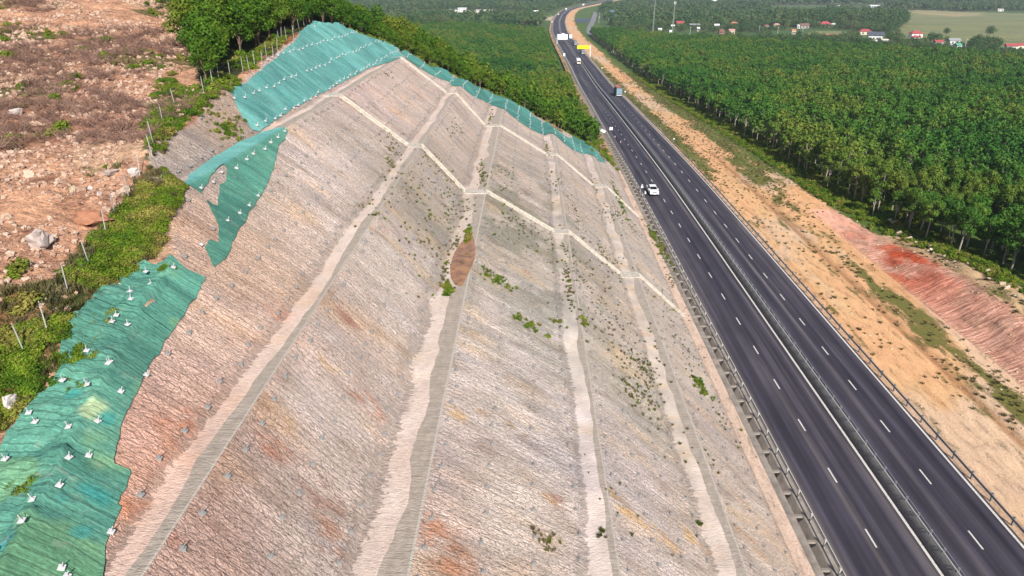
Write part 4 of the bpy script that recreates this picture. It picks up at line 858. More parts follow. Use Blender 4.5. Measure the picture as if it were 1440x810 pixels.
# white sacks dumped left of the rail
for (a, b_), s in (((846.5, 186), 1.0), ((849, 187), .8)):
    h = H(a, b_); m_ = bpy.data.meshes.new('sack'); bm = bmesh.new(); bmesh.ops.create_icosphere(bm, subdivisions=3, radius=.75 * s)
    for v in bm.verts: v.co.z = v.co.z * .7 + .35; v.co += v.co.normalized() * .12 * math.sin(v.co.x * 7 + v.co.y * 5)
    bm.to_mesh(m_); bm.free(); m_.materials.append(M['white']); m_.polygons.foreach_set('use_smooth', [True] * len(m_.polygons))
    tag(objm('white_sack', m_, None, (h[0], h[1], h[2])), 'larger white sack lying left of the guard rail by the warning board' if s == 1 else 'smaller white sack beside the larger one left of the guard rail', 'sack')

# ------------------------------------------------------------------ signs over and beside the motorway
def cant_sign(px, py, u_post, u0, u1, zt, hh, mat, label, lines, face=-1):
    l_, t_ = on_road(px, py, u_post); r0 = empty('overhead_sign', l_, heading(t_)); tag(r0, label, 'road sign'); s = 1 if u1 > u_post else -1
    MB().tube((0, 0, 0), (0, 0, zt + .2), .26, .18, 12).build('pole', M['white'], r0)
    MB().tube((0, 0, zt - hh * .3), (s * (abs(u1 - u_post)), 0, zt - hh * .3), .11, n=8).tube((0, 0, zt - hh * .75), (s * (abs(u1 - u_post)), 0, zt - hh * .75), .11, n=8).build('arm', M['galv'], r0)
    cx = ((u0 + u1) / 2 - u_post); w = abs(u1 - u0); pn = MB().box((cx, face * .2, zt - hh / 2), (w, .08, hh)).build('panel', mat, r0, bevel=.01)
    if lines:
        lm = MB()
        for (x, z, lw, lh) in lines: lm.box((cx + x * w, face * .245, zt - hh / 2 + z * hh), (lw * w, .012, lh * hh))
        lm.build('lettering', M['galv_dark'], pn)
    MB().box((0, 0, .1), (1.0, 1.0, .5)).build('footing', M['concrete'], r0)
cant_sign(829.5, 80.5, 42.8, 42.0, 33.4, 8.0, 2.3, M['yellow'], 'yellow overhead sign reaching over the right carriageway from a white post', [])
cant_sign(781.8, 62, 24.0, 24.6, 33.2, 8.2, 4.4, M['white'], 'large white overhead sign above the left carriageway', [(0.05, .25, .7, .05), (.05, .02, .55, .04), (.02, -.2, .6, .04)])
def small_post(px, py, u, label, h=1.6, w=.6, hh=.5, mat='white'):
    l_, t_ = on_road(px, py, u); r0 = empty('marker_post', l_, heading(t_)); tag(r0, label, 'marker sign'); MB().tube((0, 0, 0), (0, 0, h), .05, n=6).build('post', M['galv'], r0); MB().box((0, -.05, h), (w, .04, hh)).build('plate', M[mat], r0, bevel=.005)
small_post(848.5, 99.5, 42.9, 'small white marker by the right guard rail beyond the dark lorry')
small_post(882, 134, 42.9, 'small white marker right behind the dark lorry tail')
small_post(796, 32, 42.9, 'small white marker on the inside of the bend')
small_post(775.5, 33, 24.0, 'white marker left of the road past the white sign', 2.2, 1.2, 1.2)
small_post(944, 201, 42.8, 'tiny white marker by the right guard rail before the sand trail', 1.2, .4, .3)
small_post(788, 81, 24.0, 'white roadside cabinet plate left of the motorway', 2.0, 1.3, 2.0)
small_post(794.5, 50.5, 34.2, 'pale flat plate on the median beside the white sign', 1.8, 3.0, 1.4)

# ------------------------------------------------------------------ houses
def colmat(name, rgb, k=0.8): return simple(name, tuple((lin(rgb) * .75 + lin(rgb).mean() * .25) * k), 0.8, 0, 0.1, 0.5)  # greys the colour to put distance haze into walls and roofs
WALL = {'white': colmat('white wall', (235, 232, 230)), 'cream': colmat('cream wall', (226, 212, 180)), 'yellow': colmat('ochre wall', (222, 180, 90)), 'grey': colmat('grey wall', (160, 158, 155)), 'brick': colmat('brick wall', (170, 100, 75))}
ROOF = {'red': colmat('red tile roof', (185, 58, 62)), 'orange': colmat('orange tile roof', (205, 115, 85)), 'dark': colmat('dark slate roof', (82, 88, 104)), 'blue': colmat('blue grey roof', (92, 112, 140)), 'white': colmat('white sheet roof', (228, 228, 228)), 'teal': colmat('green sheet roof', (70, 165, 135)), 'brown': colmat('brown roof', (140, 92, 82)), 'grey': colmat('grey sheet roof', (150, 155, 158)), 'pink': colmat('pink tile roof', (205, 140, 130)), 'cream': colmat('cream sheet roof', (225, 212, 195))}
def house(px, py, wpx, wall, roof, label, kind='gable', rot=0.0, dep=0.6, hh=3.6, wings=False):
    h = H(px, py); dist = math.hypot(h[1], 50); sc = FPX / (h[1] * math.cos(R(PITCH)) + (HCAM - h[2]) * math.sin(R(PITCH))); w = wpx / sc; d = w * dep
    d = max(d, 5.0); rot = rot - R(0); r0 = empty('house' if kind != 'shed' else 'shed_building', (h[0], h[1] + d * .4, h[2] - .2), rot); tag(r0, label, 'house' if kind != 'shed' else 'building', 'buildings of the far plain')
    MB().box((0, 0, hh / 2), (w * .92, d * .9, hh)).build('wall', WALL[wall], r0)
    rh = min(w, d) * (.32 if kind != 'shed' else .16); o = .04 * w; b = MB()
    if kind == 'hip':
        r_ = w / 2 - d / 2 * .8; r_ = max(r_, .5); b.add([(-w / 2 - o, -d / 2 - o, hh), (w / 2 + o, -d / 2 - o, hh), (w / 2 + o, d / 2 + o, hh), (-w / 2 - o, d / 2 + o, hh), (-r_, 0, hh + rh), (r_, 0, hh + rh)], [(0, 1, 5, 4), (1, 2, 5), (2, 3, 4, 5), (3, 0, 4), (3, 2, 1, 0)])
    else:
        b.add([(-w / 2 - o, -d / 2 - o, hh - .05), (w / 2 + o, -d / 2 - o, hh - .05), (w / 2 + o, d / 2 + o, hh - .05), (-w / 2 - o, d / 2 + o, hh - .05), (-w / 2 - o, 0, hh + rh), (w / 2 + o, 0, hh + rh)], [(0, 1, 5, 4), (1, 2, 5), (2, 3, 4, 5), (3, 0, 4), (3, 2, 1, 0)])
        g = MB(); g.add([(-w * .46, -d * .45, hh), (-w * .46, d * .45, hh), (-w * .46, 0, hh + rh * .93), (w * .46, -d * .45, hh), (w * .46, d * .45, hh), (w * .46, 0, hh + rh * .93)], [(0, 2, 1), (3, 4, 5), (0, 3, 5, 2), (1, 2, 5, 4), (0, 1, 4, 3)]); g.build('gable', WALL[wall], r0)
    b.build('roof', ROOF[roof], r0)
    nwin = 4 if w > 12 else 2
    for k in range(nwin):
        x = (k - (nwin - 1) / 2) * w * .9 / (nwin + .3); 
        if k == nwin // 2 and nwin > 2: x += .2
        f = MB().box((x, -d * .45 - .02, hh * .48), (1.3, .08, 1.7)).build('window', M['glass'], r0); MB().box((x, -d * .45 - .05, hh * .48 - .95), (1.6, .16, .1)).build('sill', WALL['white'], f)
    MB().box((w * .3 if nwin == 2 else 0, -d * .45 - .03, 1.1), (1.1, .08, 2.2)).build('door', ROOF['brown'], r0)
    if kind == 'porch': MB().box((-w * .1, -d * .45 - 1.4, hh * .78), (w * .7, 2.8, .15)).build('porch_roof', ROOF['white'], r0)
    return r0
HS = [(1232, 58, 19, 'white', 'dark', 'big white house with a dark slate gable roof', 'gable', -0.35, .7, 5.5), (1217, 49, 15, 'cream', 'red', 'red roofed house just left of the big white house', 'hip', -.2), (1244, 62, 9, 'white', 'cream', 'low pale flat roofed shed right of the big white house', 'shed'),
      (1289, 53, 16, 'white', 'red', 'wide bright red hipped roof house right of the white house', 'hip', 0, .7, 4), (1288, 58, 10, 'white', 'red', 'smaller red annex in front of the bright red hipped house', 'hip'), (1320, 65, 11, 'white', 'red', 'small red roof house in trees between the hipped house and the green shed', 'gable'), (1342, 63, 15, 'white', 'grey', 'long grey roofed house behind the green roof', 'gable'), (1347, 70, 9, 'white', 'teal', 'white house with a green sheet roof', 'gable', .3),
      (1423, 71, 15, 'white', 'red', 'white fronted red roof house at the right edge', 'gable', -.2), (1437, 70, 14, 'cream', 'red', 'darker red roof half cut by the right edge', 'hip'),
      (1161, 38, 15, 'cream', 'red', 'broad red hipped roof under the tall wood', 'hip', 0, .7), (1171, 38, 6, 'white', 'white', 'tiny white lean to at the side of the broad red roof', 'shed'), (1131, 40, 13, 'grey', 'brown', 'brown and red roof cluster left of the broad red roof', 'gable', .2), (1124, 40, 6, 'white', 'white', 'small white shed left of the brown roof cluster', 'shed'),
      (1092, 39, 8, 'cream', 'pink', 'small pink roofed house behind a pale pole', 'hip'), (1078, 41, 8, 'cream', 'brown', 'small brown roofed house left of the pink one', 'hip'), (1169, 53, 17, 'brick', 'orange', 'long low orange tiled building by the lane', 'shed', 0, .5, 2.5), (1116, 48, 6, 'cream', 'orange', 'tiny orange roofed hut left of the lane', 'gable'),
      (1032, 37, 10, 'cream', 'orange', 'orange roofed house near the brown hut', 'hip'), (1015, 48, 8, 'brick', 'brown', 'square brown hut at the wood edge', 'hip', 0, .9), (1029, 48, 8, 'cream', 'pink', 'beige hut right of the square brown hut', 'gable'), (1008, 40, 7, 'white', 'white', 'white hut above the square brown hut', 'gable'),
      (958, 37, 15, 'cream', 'red', 'faded red roof house between the two masts and the grey shed', 'gable', .2), (977, 39, 14, 'grey', 'grey', 'long grey sheet shed right of the faded red roof', 'shed'), (946, 41, 5, 'white', 'white', 'little white hut at the foot of the right mast', 'gable'), (982, 44, 4, 'white', 'white', 'tiny white hut right of the grey shed', 'gable'),
      (860, 23, 12, 'white', 'blue', 'house with a dark blue hipped roof behind the white gable', 'hip', 0, .8, 6), (864, 30, 17, 'white', 'dark', 'white gabled house with dark roof nearest the motorway', 'gable', 1.2, .8, 4.5), (889, 29, 8, 'yellow', 'cream', 'ochre yellow two storey house', 'hip', 0, .9, 6.5), (880, 33, 8, 'white', 'white', 'low white shed left of the yellow house', 'shed'), (877, 25, 8, 'white', 'pink', 'pale pink roofed hut behind the low white shed', 'gable'),
      (913, 28, 9, 'white', 'grey', 'grey roofed hut left of the left mast', 'gable'), (934, 20, 7, 'white', 'white', 'small white house high between the masts', 'gable'), (935, 33, 9, 'grey', 'blue', 'blue grey roofed hut between the masts', 'gable'), (928, 46, 5, 'white', 'white', 'little white outhouse between mast feet', 'gable'),
      (1005, 5, 9, 'white', 'white', 'distant white building high above the orchard', 'gable', 0, .7, 6), (1178, 11, 6, 'white', 'white', 'isolated white house at the field edge', 'gable'), (1231, 11, 14, 'white', 'white', 'long white farm building at the far field edge', 'shed'), (1344, 11.5, 14, 'white', 'blue', 'pale blue roofed shed across the big field', 'shed'), (1376, 9, 20, 'cream', 'cream', 'long cream factory hall on the far right horizon', 'shed', 0, .3, 7), (1354, 7, 12, 'white', 'white', 'white hall left of the long cream factory', 'shed', 0, .5, 6), (1407, 16, 8, 'white', 'cream', 'low pale hut right of the cream factory', 'shed'), (1062, 6, 10, 'cream', 'cream', 'pale building on the far horizon above the village', 'shed'),
      (638, 18, 13, 'white', 'grey', 'white industrial hall left of its pair', 'shed', 0, .5, 5), (650, 18, 12, 'white', 'white', 'bright white industrial hall with a tall front', 'shed', 0, .6, 7), (681, 19, 22, 'white', 'cream', 'long low white hall in the middle left distance', 'shed', 0, .3, 5), (706, 21, 11, 'white', 'pink', 'low beige hall right of the long white one', 'shed'), (747, 20, 8, 'white', 'white', 'white depot left of the motorway bend', 'shed', 0, .6, 5), (754, 19, 6, 'white', 'white', 'small white hut right of the white depot', 'gable')]
for h_ in HS: house(*h_)

# ------------------------------------------------------------------ masts and poles
def proj_h(base, ytop):
    lo, hi = 0, 200
    def py(z):
        d = np.array([base[0], base[1], base[2] + z - HCAM]); a = R(YAW); y = -math.sin(a) * d[0] + math.cos(a) * d[1]; f = y * math.cos(R(PITCH)) - d[2] * math.sin(R(PITCH)); up = y * math.sin(R(PITCH)) + d[2] * math.cos(R(PITCH)); return 405 - up / f * FPX
    for _ in range(40):
        m = (lo + hi) / 2
        if py(m) > ytop: lo = m
        else: hi = m
    return lo
def mast(px, py, ytop, label):
    b0 = H(px, py); hgt = proj_h(b0, ytop); r0 = empty('lattice_mast', tuple(b0)); tag(r0, label, 'mast', 'telecom masts at the wood edge')
    b = MB(); w0, w1 = .5, .2; n = int(hgt / 2.4)
    cs = [(-1, -1), (1, -1), (1, 1), (-1, 1)]
    for k in range(4): b.tube((cs[k][0] * w0, cs[k][1] * w0, 0), (cs[k][0] * w1, cs[k][1] * w1, hgt), .08, .06, n=4)
    b.build('leg_frame', M['galv'], r0); b = MB()
    for i in range(n):
        z0 = i * hgt / n; z1 = z0 + hgt / n; a = w0 + (w1 - w0) * z0 / hgt; c = w0 + (w1 - w0) * z1 / hgt
        for k in range(4):
            p, q = cs[k], cs[(k + 1) % 4]; b.tube((p[0] * a, p[1] * a, z0), (q[0] * c, q[1] * c, z1), .06, n=3, caps=False); b.tube((p[0] * c, p[1] * c, z1), (q[0] * c, q[1] * c, z1), .05, n=3, caps=False)
    b.build('bracing', M['galv'], r0)
    for k in range(3): a = k * 2.1; MB().box((math.cos(a) * .9, math.sin(a) * .9, hgt - 1.8), (.35, .35, 2.6)).build('antenna', M['white'], r0)
    MB().box((-2.2, 0, 1.4), (2.4, 2.2, 2.8)).build('equipment_cabin', M['white'], r0)
mast(917.5, 50, -6, 'left pale lattice mast rising out of the top of the picture'); mast(945.5, 46, 1.5, 'right pale lattice mast with antennas near its top')
pm_ = MB().tube((0, 0, 0), (0, 0, 8.5), .26, .18, 8); pp = pm_.mesh('pole', M['post']); pa = MB().box((0, 0, 7.9), (2.2, .2, .2)).mesh('crossarm', M['post'])
for (a, b_), lb in (((1093, 50), 'concrete power pole in front of the pink roofed house'), ((1127.5, 52), 'concrete power pole before the brown roof cluster'), ((1186, 58), 'concrete power pole by the orange tiled building'), ((1356, 70), 'concrete power pole right of the green roof'), ((843, 26), 'pale pole beside the lay by road'), ((842, 33), 'second pale pole below it at the lay by'), ((970, 50), 'small pole at the wood edge right of the right mast'), ((1067, 48), 'short pole left of the brown roofed house'), ((1246, 0.5), 'farthest pole at the top edge')):
    if b_ < 5: continue
    h = H(a, b_); r0 = empty('power_pole', tuple(h)); tag(r0, lb, 'pole', 'concrete power poles in the village'); objm('shaft', pp, r0); objm('crossarm', pa, r0)

# ------------------------------------------------------------------ plants
def mat_leaf(name, a, b, c, sc=0.03, warm=None):
    t = NT(name); pos = t.pos; big = t.noise(pos, sc, 5, 0.6); fine = t.noise(pos, 1.1, 4, 0.7); oi = t.new('ObjectInfo').outputs['Random']
    k = t.math('ADD', t.math('MULTIPLY', big, 1.0), t.math('MULTIPLY', t.math('SUBTRACT', oi, 0.5), 0.16))
    col = t.ramp(k, [(0.34, a), (0.50, b), (0.66, c)])
    col = t.mix(1.0, col, t.ramp(fine, [(0.3, 0.6), (0.5, 1.0), (0.7, 1.45)]), 'MULTIPLY')
    t.fin(col, 0.7); t.b.inputs['Specular IOR Level'].default_value = 0.15
    tr = t.new('BsdfTranslucent'); t.l.new(col, tr.inputs[0]); mx = t.new('MixShader'); mx.inputs[0].default_value = 0.22
    t.l.new(t.b.outputs[0], mx.inputs[1]); t.l.new(tr.outputs[0], mx.inputs[2]); t.l.new(mx.outputs[0], t.out.inputs[0]); return t.m
M['leaf_rubber'] = mat_leaf('rubber tree foliage', (0.028, 0.105, 0.013), (0.060, 0.150, 0.017), (0.135, 0.178, 0.024), 0.022)
M['leaf_acacia'] = mat_leaf('acacia foliage', (0.032, 0.098, 0.007), (0.070, 0.142, 0.009), (0.135, 0.170, 0.016), 0.05)
M['leaf_mixed'] = mat_leaf('village tree foliage', (0.030, 0.085, 0.026), (0.062, 0.118, 0.036), (0.11, 0.145, 0.055), 0.02)
M['leaf_weed'] = mat_leaf('weeds', (0.06, 0.13, 0.008), (0.13, 0.19, 0.014), (0.24, 0.21, 0.05), 0.35)
M['leaf_dry'] = mat_leaf('dry weeds', (0.075, 0.08, 0.025), (0.13, 0.115, 0.045), (0.20, 0.16, 0.08), 0.3)
M['bark_pale'] = simple('pale bark', (0.34, 0.30, 0.25), 0.9, 0, 0.3, 2)
M['bark'] = simple('brown bark', (0.16, 0.115, 0.08), 0.9, 0, 0.3, 2)
M['twig'] = simple('dry purple brown twigs', (0.21, 0.125, 0.095), 0.95, 0, 0.3, 2)
def leafy(name, blobs, n, size, mat, seed, up=0.4, jit=0.5):
    r = np.random.default_rng(seed); B = np.array(blobs, float); vol = B[:, 3] ** 2; idx = r.choice(len(B), n, p=vol / vol.sum())
    d = r.normal(size=(n, 3)); d /= np.linalg.norm(d, axis=1)[:, None]; rad = r.uniform(0.45, 1.08, n) ** 0.6
    c = B[idx, :3] + d * (B[idx, 3] * rad)[:, None] * np.array([1, 1, 0.8])
    nrm = d + r.normal(size=(n, 3)) * jit + np.array([0, 0, up]); nrm /= np.linalg.norm(nrm, axis=1)[:, None]
    tv = np.cross(nrm, r.normal(size=(n, 3))); tv /= np.linalg.norm(tv, axis=1)[:, None]; bv = np.cross(nrm, tv)
    s = size * r.uniform(0.6, 1.3, n)[:, None]
    V = np.stack([c - tv * s * .5 - bv * s * .18, c - bv * s * .42 + tv * s * .05, c + tv * s * .55 + bv * s * .1, c + bv * s * .45], 1).reshape(-1, 3)
    return mesh_np(name, V, np.arange(4 * n).reshape(-1, 4), mat)
def tree_proto(kind, seed, lod=0):
    r = random.Random(seed); tr = MB(); bl = []
    if kind == 'rubber': Ht, R0, cb = r.uniform(8.0, 11.5), r.uniform(1.7, 2.4), 3.0
    elif kind == 'acacia': Ht, R0, cb = r.uniform(6.0, 8.0), 2.3, 1.3
    else: Ht, R0, cb = r.uniform(8, 11), 3.9, 2.0
    lean = r.uniform(-.4, .4); lx, ly = lean, r.uniform(-.4, .4)
    fork = Vector((lx * .5, ly * .5, cb)); tr.tube((0, 0, -0.4), fork, .17 if kind != 'mixed' else .26, .12, 7)
    nb = {'rubber': 8, 'acacia': 9, 'mixed': 11}[kind]
    for k in range(nb):
        a = k * 2.4 + r.uniform(-.4, .4); q = (k + .5) / nb; z = cb + (Ht - cb) * (0.25 + .70 * q); rr = R0 * (0.75 - .55 * abs(q - .35)) * r.uniform(.6, 1.1)
        if k == nb - 1: rr *= .2
        p = Vector((lx + rr * math.cos(a), ly + rr * math.sin(a), z)); br = R0 * r.uniform(.38, .58); bl.append((p.x, p.y, p.z - br * .3, br))
        m = fork.lerp(p, .5) + Vector((0, 0, .3)); tr.tube(fork, m, .085, .055, 5, caps=False); tr.tube(m, p, .055, .02, 5, caps=False)
    n, s = [(1500, .36), (260, .72), (90, 2.0)][lod]
    if kind == 'mixed': s *= 1.3 if lod < 2 else 1.2
    if kind == 'acacia' and lod == 0: s *= 0.85; n = 1600
    lm = {'rubber': 'leaf_rubber', 'acacia': 'leaf_acacia', 'mixed': 'leaf_mixed'}[kind]
    return tr.mesh('trunk', M['bark_pale' if kind == 'rubber' else 'bark']), leafy('crown', bl, n, s, M[lm], seed)
PROTO = {k: [tree_proto(k, 10 * i + 3, 0) for i in range(n)] for k, n in (('rubber', 5), ('acacia', 5), ('mixed', 4))}
def merged(name, meshes):
    bm = bmesh.new(); mats = []
    for m_ in meshes:
        k0 = len(bm.faces); bm.from_mesh(m_); bm.faces.ensure_lookup_table()
        for f in bm.faces[k0:]: f.material_index = len(mats)
        mats.append(m_.materials[0])
    me = bpy.data.meshes.new(name); bm.to_mesh(me); bm.free()
    for m_ in mats: me.materials.append(m_)
    return bpy.data.objects.new(name, me)
LOD = {k: [merged('scatter_source_' + k, tree_proto(k, 10 * i + 3, 1)) for i in range(4)] for k in ('rubber', 'acacia', 'mixed')}
LOW = {k: [merged('scatter_source_far_' + k, tree_proto(k, 10 * i + 3, 2)) for i in range(3)] for k in ('rubber', 'mixed')}
def scatter(name, protos, pts, scale, rotz, label, cat, tilt=None):
    n = len(pts); me = bpy.data.meshes.new(name); me.vertices.add(n); me.vertices.foreach_set('co', np.asarray(pts, np.float32).ravel())
    a = me.attributes.new('sc', 'FLOAT', 'POINT'); a.data.foreach_set('value', np.asarray(scale, np.float32))
    rot = np.zeros((n, 3), np.float32); rot[:, 2] = rotz
    if tilt is not None: rot[:, :2] = tilt
    a = me.attributes.new('rt', 'FLOAT_VECTOR', 'POINT'); a.data.foreach_set('vector', rot.ravel())
    a = me.attributes.new('ix', 'INT', 'POINT'); a.data.foreach_set('value', rng.integers(0, len(protos), n).astype(np.int32))
    o = objm(name, me); ng = bpy.data.node_groups.new(name, 'GeometryNodeTree'); ng.interface.new_socket('Geometry', in_out='INPUT', socket_type='NodeSocketGeometry'); ng.interface.new_socket('Geometry', in_out='OUTPUT', socket_type='NodeSocketGeometry')
    N = ng.nodes; L = ng.links; gi = N.new('NodeGroupInput'); go = N.new('NodeGroupOutput'); ip = N.new('GeometryNodeInstanceOnPoints'); g2 = N.new('GeometryNodeGeometryToInstance')
    for p in reversed(protos):
        oi = N.new('GeometryNodeObjectInfo'); oi.inputs['Object'].default_value = p; L.new(oi.outputs['Geometry'], g2.inputs[0])
    def at(nm, ty):
        x = N.new('GeometryNodeInputNamedAttribute'); x.data_type = ty; x.inputs['Name'].default_value = nm; return x.outputs['Attribute']
    L.new(gi.outputs[0], ip.inputs['Points']); L.new(g2.outputs[0], ip.inputs['Instance']); ip.inputs['Pick Instance'].default_value = True
    L.new(at('ix', 'INT'), ip.inputs['Instance Index']); L.new(at('rt', 'FLOAT_VECTOR'), ip.inputs['Rotation']); L.new(at('sc', 'FLOAT'), ip.inputs['Scale']); L.new(ip.outputs[0], go.inputs[0])
    m = o.modifiers.new('scatter', 'NODES'); m.node_group = ng
    return tag(o, label, cat, kind='stuff')
def grid_pts(x0, x1, y0, y1, dx, dy, j):
    X, Y = np.meshgrid(np.arange(x0, x1, dx), np.arange(y0, y1, dy)); X = X + (np.arange(len(X))[:, None] % 2) * dx * .5
    x = X.ravel() + rng.uniform(-j, j, X.size) * dx; y = Y.ravel() + rng.uniform(-j, j, X.size) * dy; return x, y
def visible(x, y, m=1.12, back=0):                # keep what the photo, or a camera a few steps aside, could see
    a = R(YAW); f = -math.sin(a) * x + math.cos(a) * y; s = math.cos(a) * x + math.sin(a) * y
    return (f > 10) & (np.abs(s) < (f * .91 + 40) * .75 * m + 12)
def plant(kind, x, y, s, label, group, name):
    z = land(x, y); d = np.hypot(x, y); o_ = np.argsort(d); ind = o_[:300]
    for i in ind:
        tm, cm = PROTO[kind][int(rng.integers(0, len(PROTO[kind])))]
        r0 = empty(name, (x[i], y[i], z[i]), rng.uniform(0, 6.28)); r0.scale = (s[i],) * 3
        tag(r0, label(x[i], y[i]) if callable(label) else label, 'tree', group); objm('trunk', tm, r0); objm('crown', cm, r0)
    return o_[300:], z
# rubber plantation right of the motorway
bx = [H(a, b) for a, b in ((850, 48), (920, 57), (1040, 66), (1200, 75), (1440, 92), (1700, 110))]; bxx = np.array([b[0] for b in bx]); byy = np.array([b[1] for b in bx])
x, y = grid_pts(55, 700, 58, 760, 3.4, 3.0, .28); u = UU(x, y); ok = (u > treeedge(y) + 1.5) & (y < np.interp(x, bxx, byy)) & visible(x, y) & (vnoise(x * .06, y * .06, 5) > .10)
ok &= ~((y < 104) & (u < 74))
x, y = x[ok], y[ok]; s = rng.uniform(.62, .95, len(x)) * (1 - .12 * fbm(x * .03, y * .03, 7))
ue = UU(x, y)
def rl(X, Y):
    w_ = 'behind the red bank' if Y < 112 else 'between the red bank and the pickup' if Y < 150 else 'beyond the red bank, higher in the picture'
    return ('pale trunked rubber tree on the plantation edge ' if UU(np.array([X]), np.array([Y]))[0] < treeedge(Y) + 7 else 'leafy rubber tree inside the dense plantation ') + w_
rest, z = plant('rubber', x, y, s, rl, 'rubber trees of the right plantation', 'rubber_tree')
nr = np.hypot(x[rest], y[rest]) < 330; i1, i2 = rest[nr], rest[~nr]
xa, ya, za, sa = [x[rest]], [y[rest]], [z[rest]], [s[rest]]
print('rubber right', len(x))
scatter('rubber_trees', LOD['rubber'], np.stack([x[rest], y[rest], z[rest]], 1), s[rest], rng.uniform(0, 6.28, len(rest)), 'dense deep green rubber plantation stretching right of the motorway', 'plantation')
# acacia wood behind the crest
x, y = grid_pts(-150, 22, 58, 345, 2.7, 2.7, .42); ok = isforest(x, y, 0) & visible(x, y, 1.15) & (UU(x, y) < 17.5 - 2 * vnoise(y * .1, y * .1, 9))
ok &= ~((x > -36.5) & (y < 118) & (Cp(x) - Nraw(x, y) < 2.2))
x, y = x[ok], y[ok]; s = rng.uniform(.75, 1.15, len(x)); s = s * (0.62 + .38 * sstep(1.4, 4.5, Cp(x) + (y > 178) * 100 - Nraw(x, y)))
print('acacia', len(x))
rest, z = plant('acacia', x, y, s, lambda X, Y: ('bushy acacia at the left end of the hilltop wood, above the fence posts' if Y < 95 else 'bushy bright green acacia in the wood behind the hilltop net' if Y < 150 else 'bushy bright green acacia on the slope between the narrow net and the motorway'), 'acacias behind the crest of the cut', 'acacia_tree')
scatter('acacia_trees', LOD['acacia'], np.stack([x[rest], y[rest], z[rest]], 1), s[rest], rng.uniform(0, 6.28, len(rest)), 'acacia wood covering the back of the hill', 'wood')
# plantation left of the motorway
x, y = grid_pts(-420, 25, 300, 900, 4.2, 4.2, .3); u = UU(x, y); lim = np.interp(x, [-420, -200, -60, 30], [1000, 880, 800, 740]); ok = (u < 15) & (y < lim) & visible(x, y); ok &= (y > 345) | (x < -100) | (u < 17)
x, y = x[ok], y[ok]; ok = ~isforest(x, y, 0) | (y > 345); x, y = x[ok], y[ok]; s = rng.uniform(.6, .95, len(x)); print('left', len(x))
scatter('plantation_trees', LOD['rubber'], np.stack([x, y, land(x, y)], 1), s, rng.uniform(0, 6.28, len(x)), 'deep green plantation left of the motorway behind the hill', 'plantation')
# big round trees standing above that plantation
for k in range(14):
    h = H(577 + 52 * rng.uniform(0, 1), 43 - 3 * rng.uniform(0, 1)); tm, cm = PROTO['mixed'][k % 4]; r0 = empty('broad_tree', tuple(h), rng.uniform(0, 6)); r0.scale = (1.35 + .3 * rng.uniform(),) * 3
    tag(r0, 'broad tree in the round clump rising above the left plantation', 'tree', 'round clump above the left plantation'); objm('trunk', tm, r0); objm('crown', cm, r0)
# village trees and far woods
hx = np.array([o.location[:2] for o in COL.objects if o.name.split('.')[0] in ('house', 'shed_building')])
def woods(x0, x1, y0, y1, sp, dens, seed):
    x, y = grid_pts(x0, x1, y0, y1, sp, sp, .45); ok = visible(x, y, 1.1)
    for p in FIELD + DIRTY: ok &= ~inpoly(x, y, p)
    u = UU(x, y); ok &= ((u < 12) | (u > 96)) | (y > 2300); ok &= ~((u > 60) & (u <= 100) & (y < 1300) & (y > 600))
    n = fbm(x * .006, y * .004, seed, 4); ok &= n > dens
    x, y = x[ok], y[ok]; d = np.ones(len(x)) * 99
    for a, b in hx: d = np.minimum(d, np.where(y < b, np.hypot((x - a) / 8, (y - b) / 16), np.hypot((x - a) / 12, (y - b) / 12)))
    k = d > 1; return x[k], y[k]
def lowered(x, y, s, full=9.5):
    m = np.full(len(x), 99.0)
    for a, b in hx: m = np.minimum(m, np.where((np.abs(x - a * y / b) < 11) & (y < b) & (y > b - 190), 2.8 + (b - y) * .068, 99))
    return np.minimum(s, m / full)
for p in [[(1105, 30), (1155, 27), (1240, 30), (1272, 33), (1270, 38), (1240, 39), (1180, 37), (1140, 38), (1105, 37)]]: WOOD = HP(p)
bo = np.interp
x, y = woods(40, 1000, 480, 1000, 6.6, -.30, 21); ok = (y > np.interp(x, bxx, byy) + 4); x, y = x[ok], y[ok]; s = rng.uniform(.6, 1.1, len(x)); wd = inpoly(x, y, WOOD); s = np.where(wd, s * 1.5, s); s = lowered(x, y, s)
print('village', len(x))
rest, z = plant('mixed', x, y, s * .9, lambda X, Y: 'garden tree among the houses behind the plantation, %s' % ('left of the right mast' if X / Y < .245 else 'between the masts and the orange tiled building' if X / Y < .38 else 'around the white and red roofed houses'), 'garden trees of the village', 'broad_tree')
scatter('village_trees', LOD['mixed'], np.stack([x[rest], y[rest], z[rest]], 1), s[rest] * .95, rng.uniform(0, 6.28, len(rest)), 'dark trees of the village behind the plantation', 'trees')
xw, yw = grid_pts(100, 1000, 600, 1500, 7, 9, .4); k = inpoly(xw, yw, WOOD); xw, yw = xw[k], yw[k]
scatter('tall_wood', LOD['mixed'], np.stack([xw, yw, land(xw, yw)], 1), rng.uniform(1.3, 1.9, len(xw)), rng.uniform(0, 6.28, len(xw)), 'tall dark wood between the village and the wide field', 'wood')
x1, y1 = woods(-1400, 2000, 900, 1700, 11, -.16, 23); x2, y2 = woods(-2600, 3200, 1700, 3600, 19, -.20, 25); x3, y3 = woods(-500, 40, 760, 1000, 9, -.22, 27)
x = np.concatenate([x1, x2, x3]); y = np.concatenate([y1, y2, y3]); s = np.concatenate([rng.uniform(.8, 1.3, len(x1)), rng.uniform(1.3, 2.2, len(x2)), rng.uniform(.7, 1.1, len(x3))]); print('far', len(x))
scatter('distant_woods', LOW['mixed'], np.stack([x, y, land(x, y)], 1), s, rng.uniform(0, 6.28, len(x)), 'blue green woods of the far plain', 'woods')
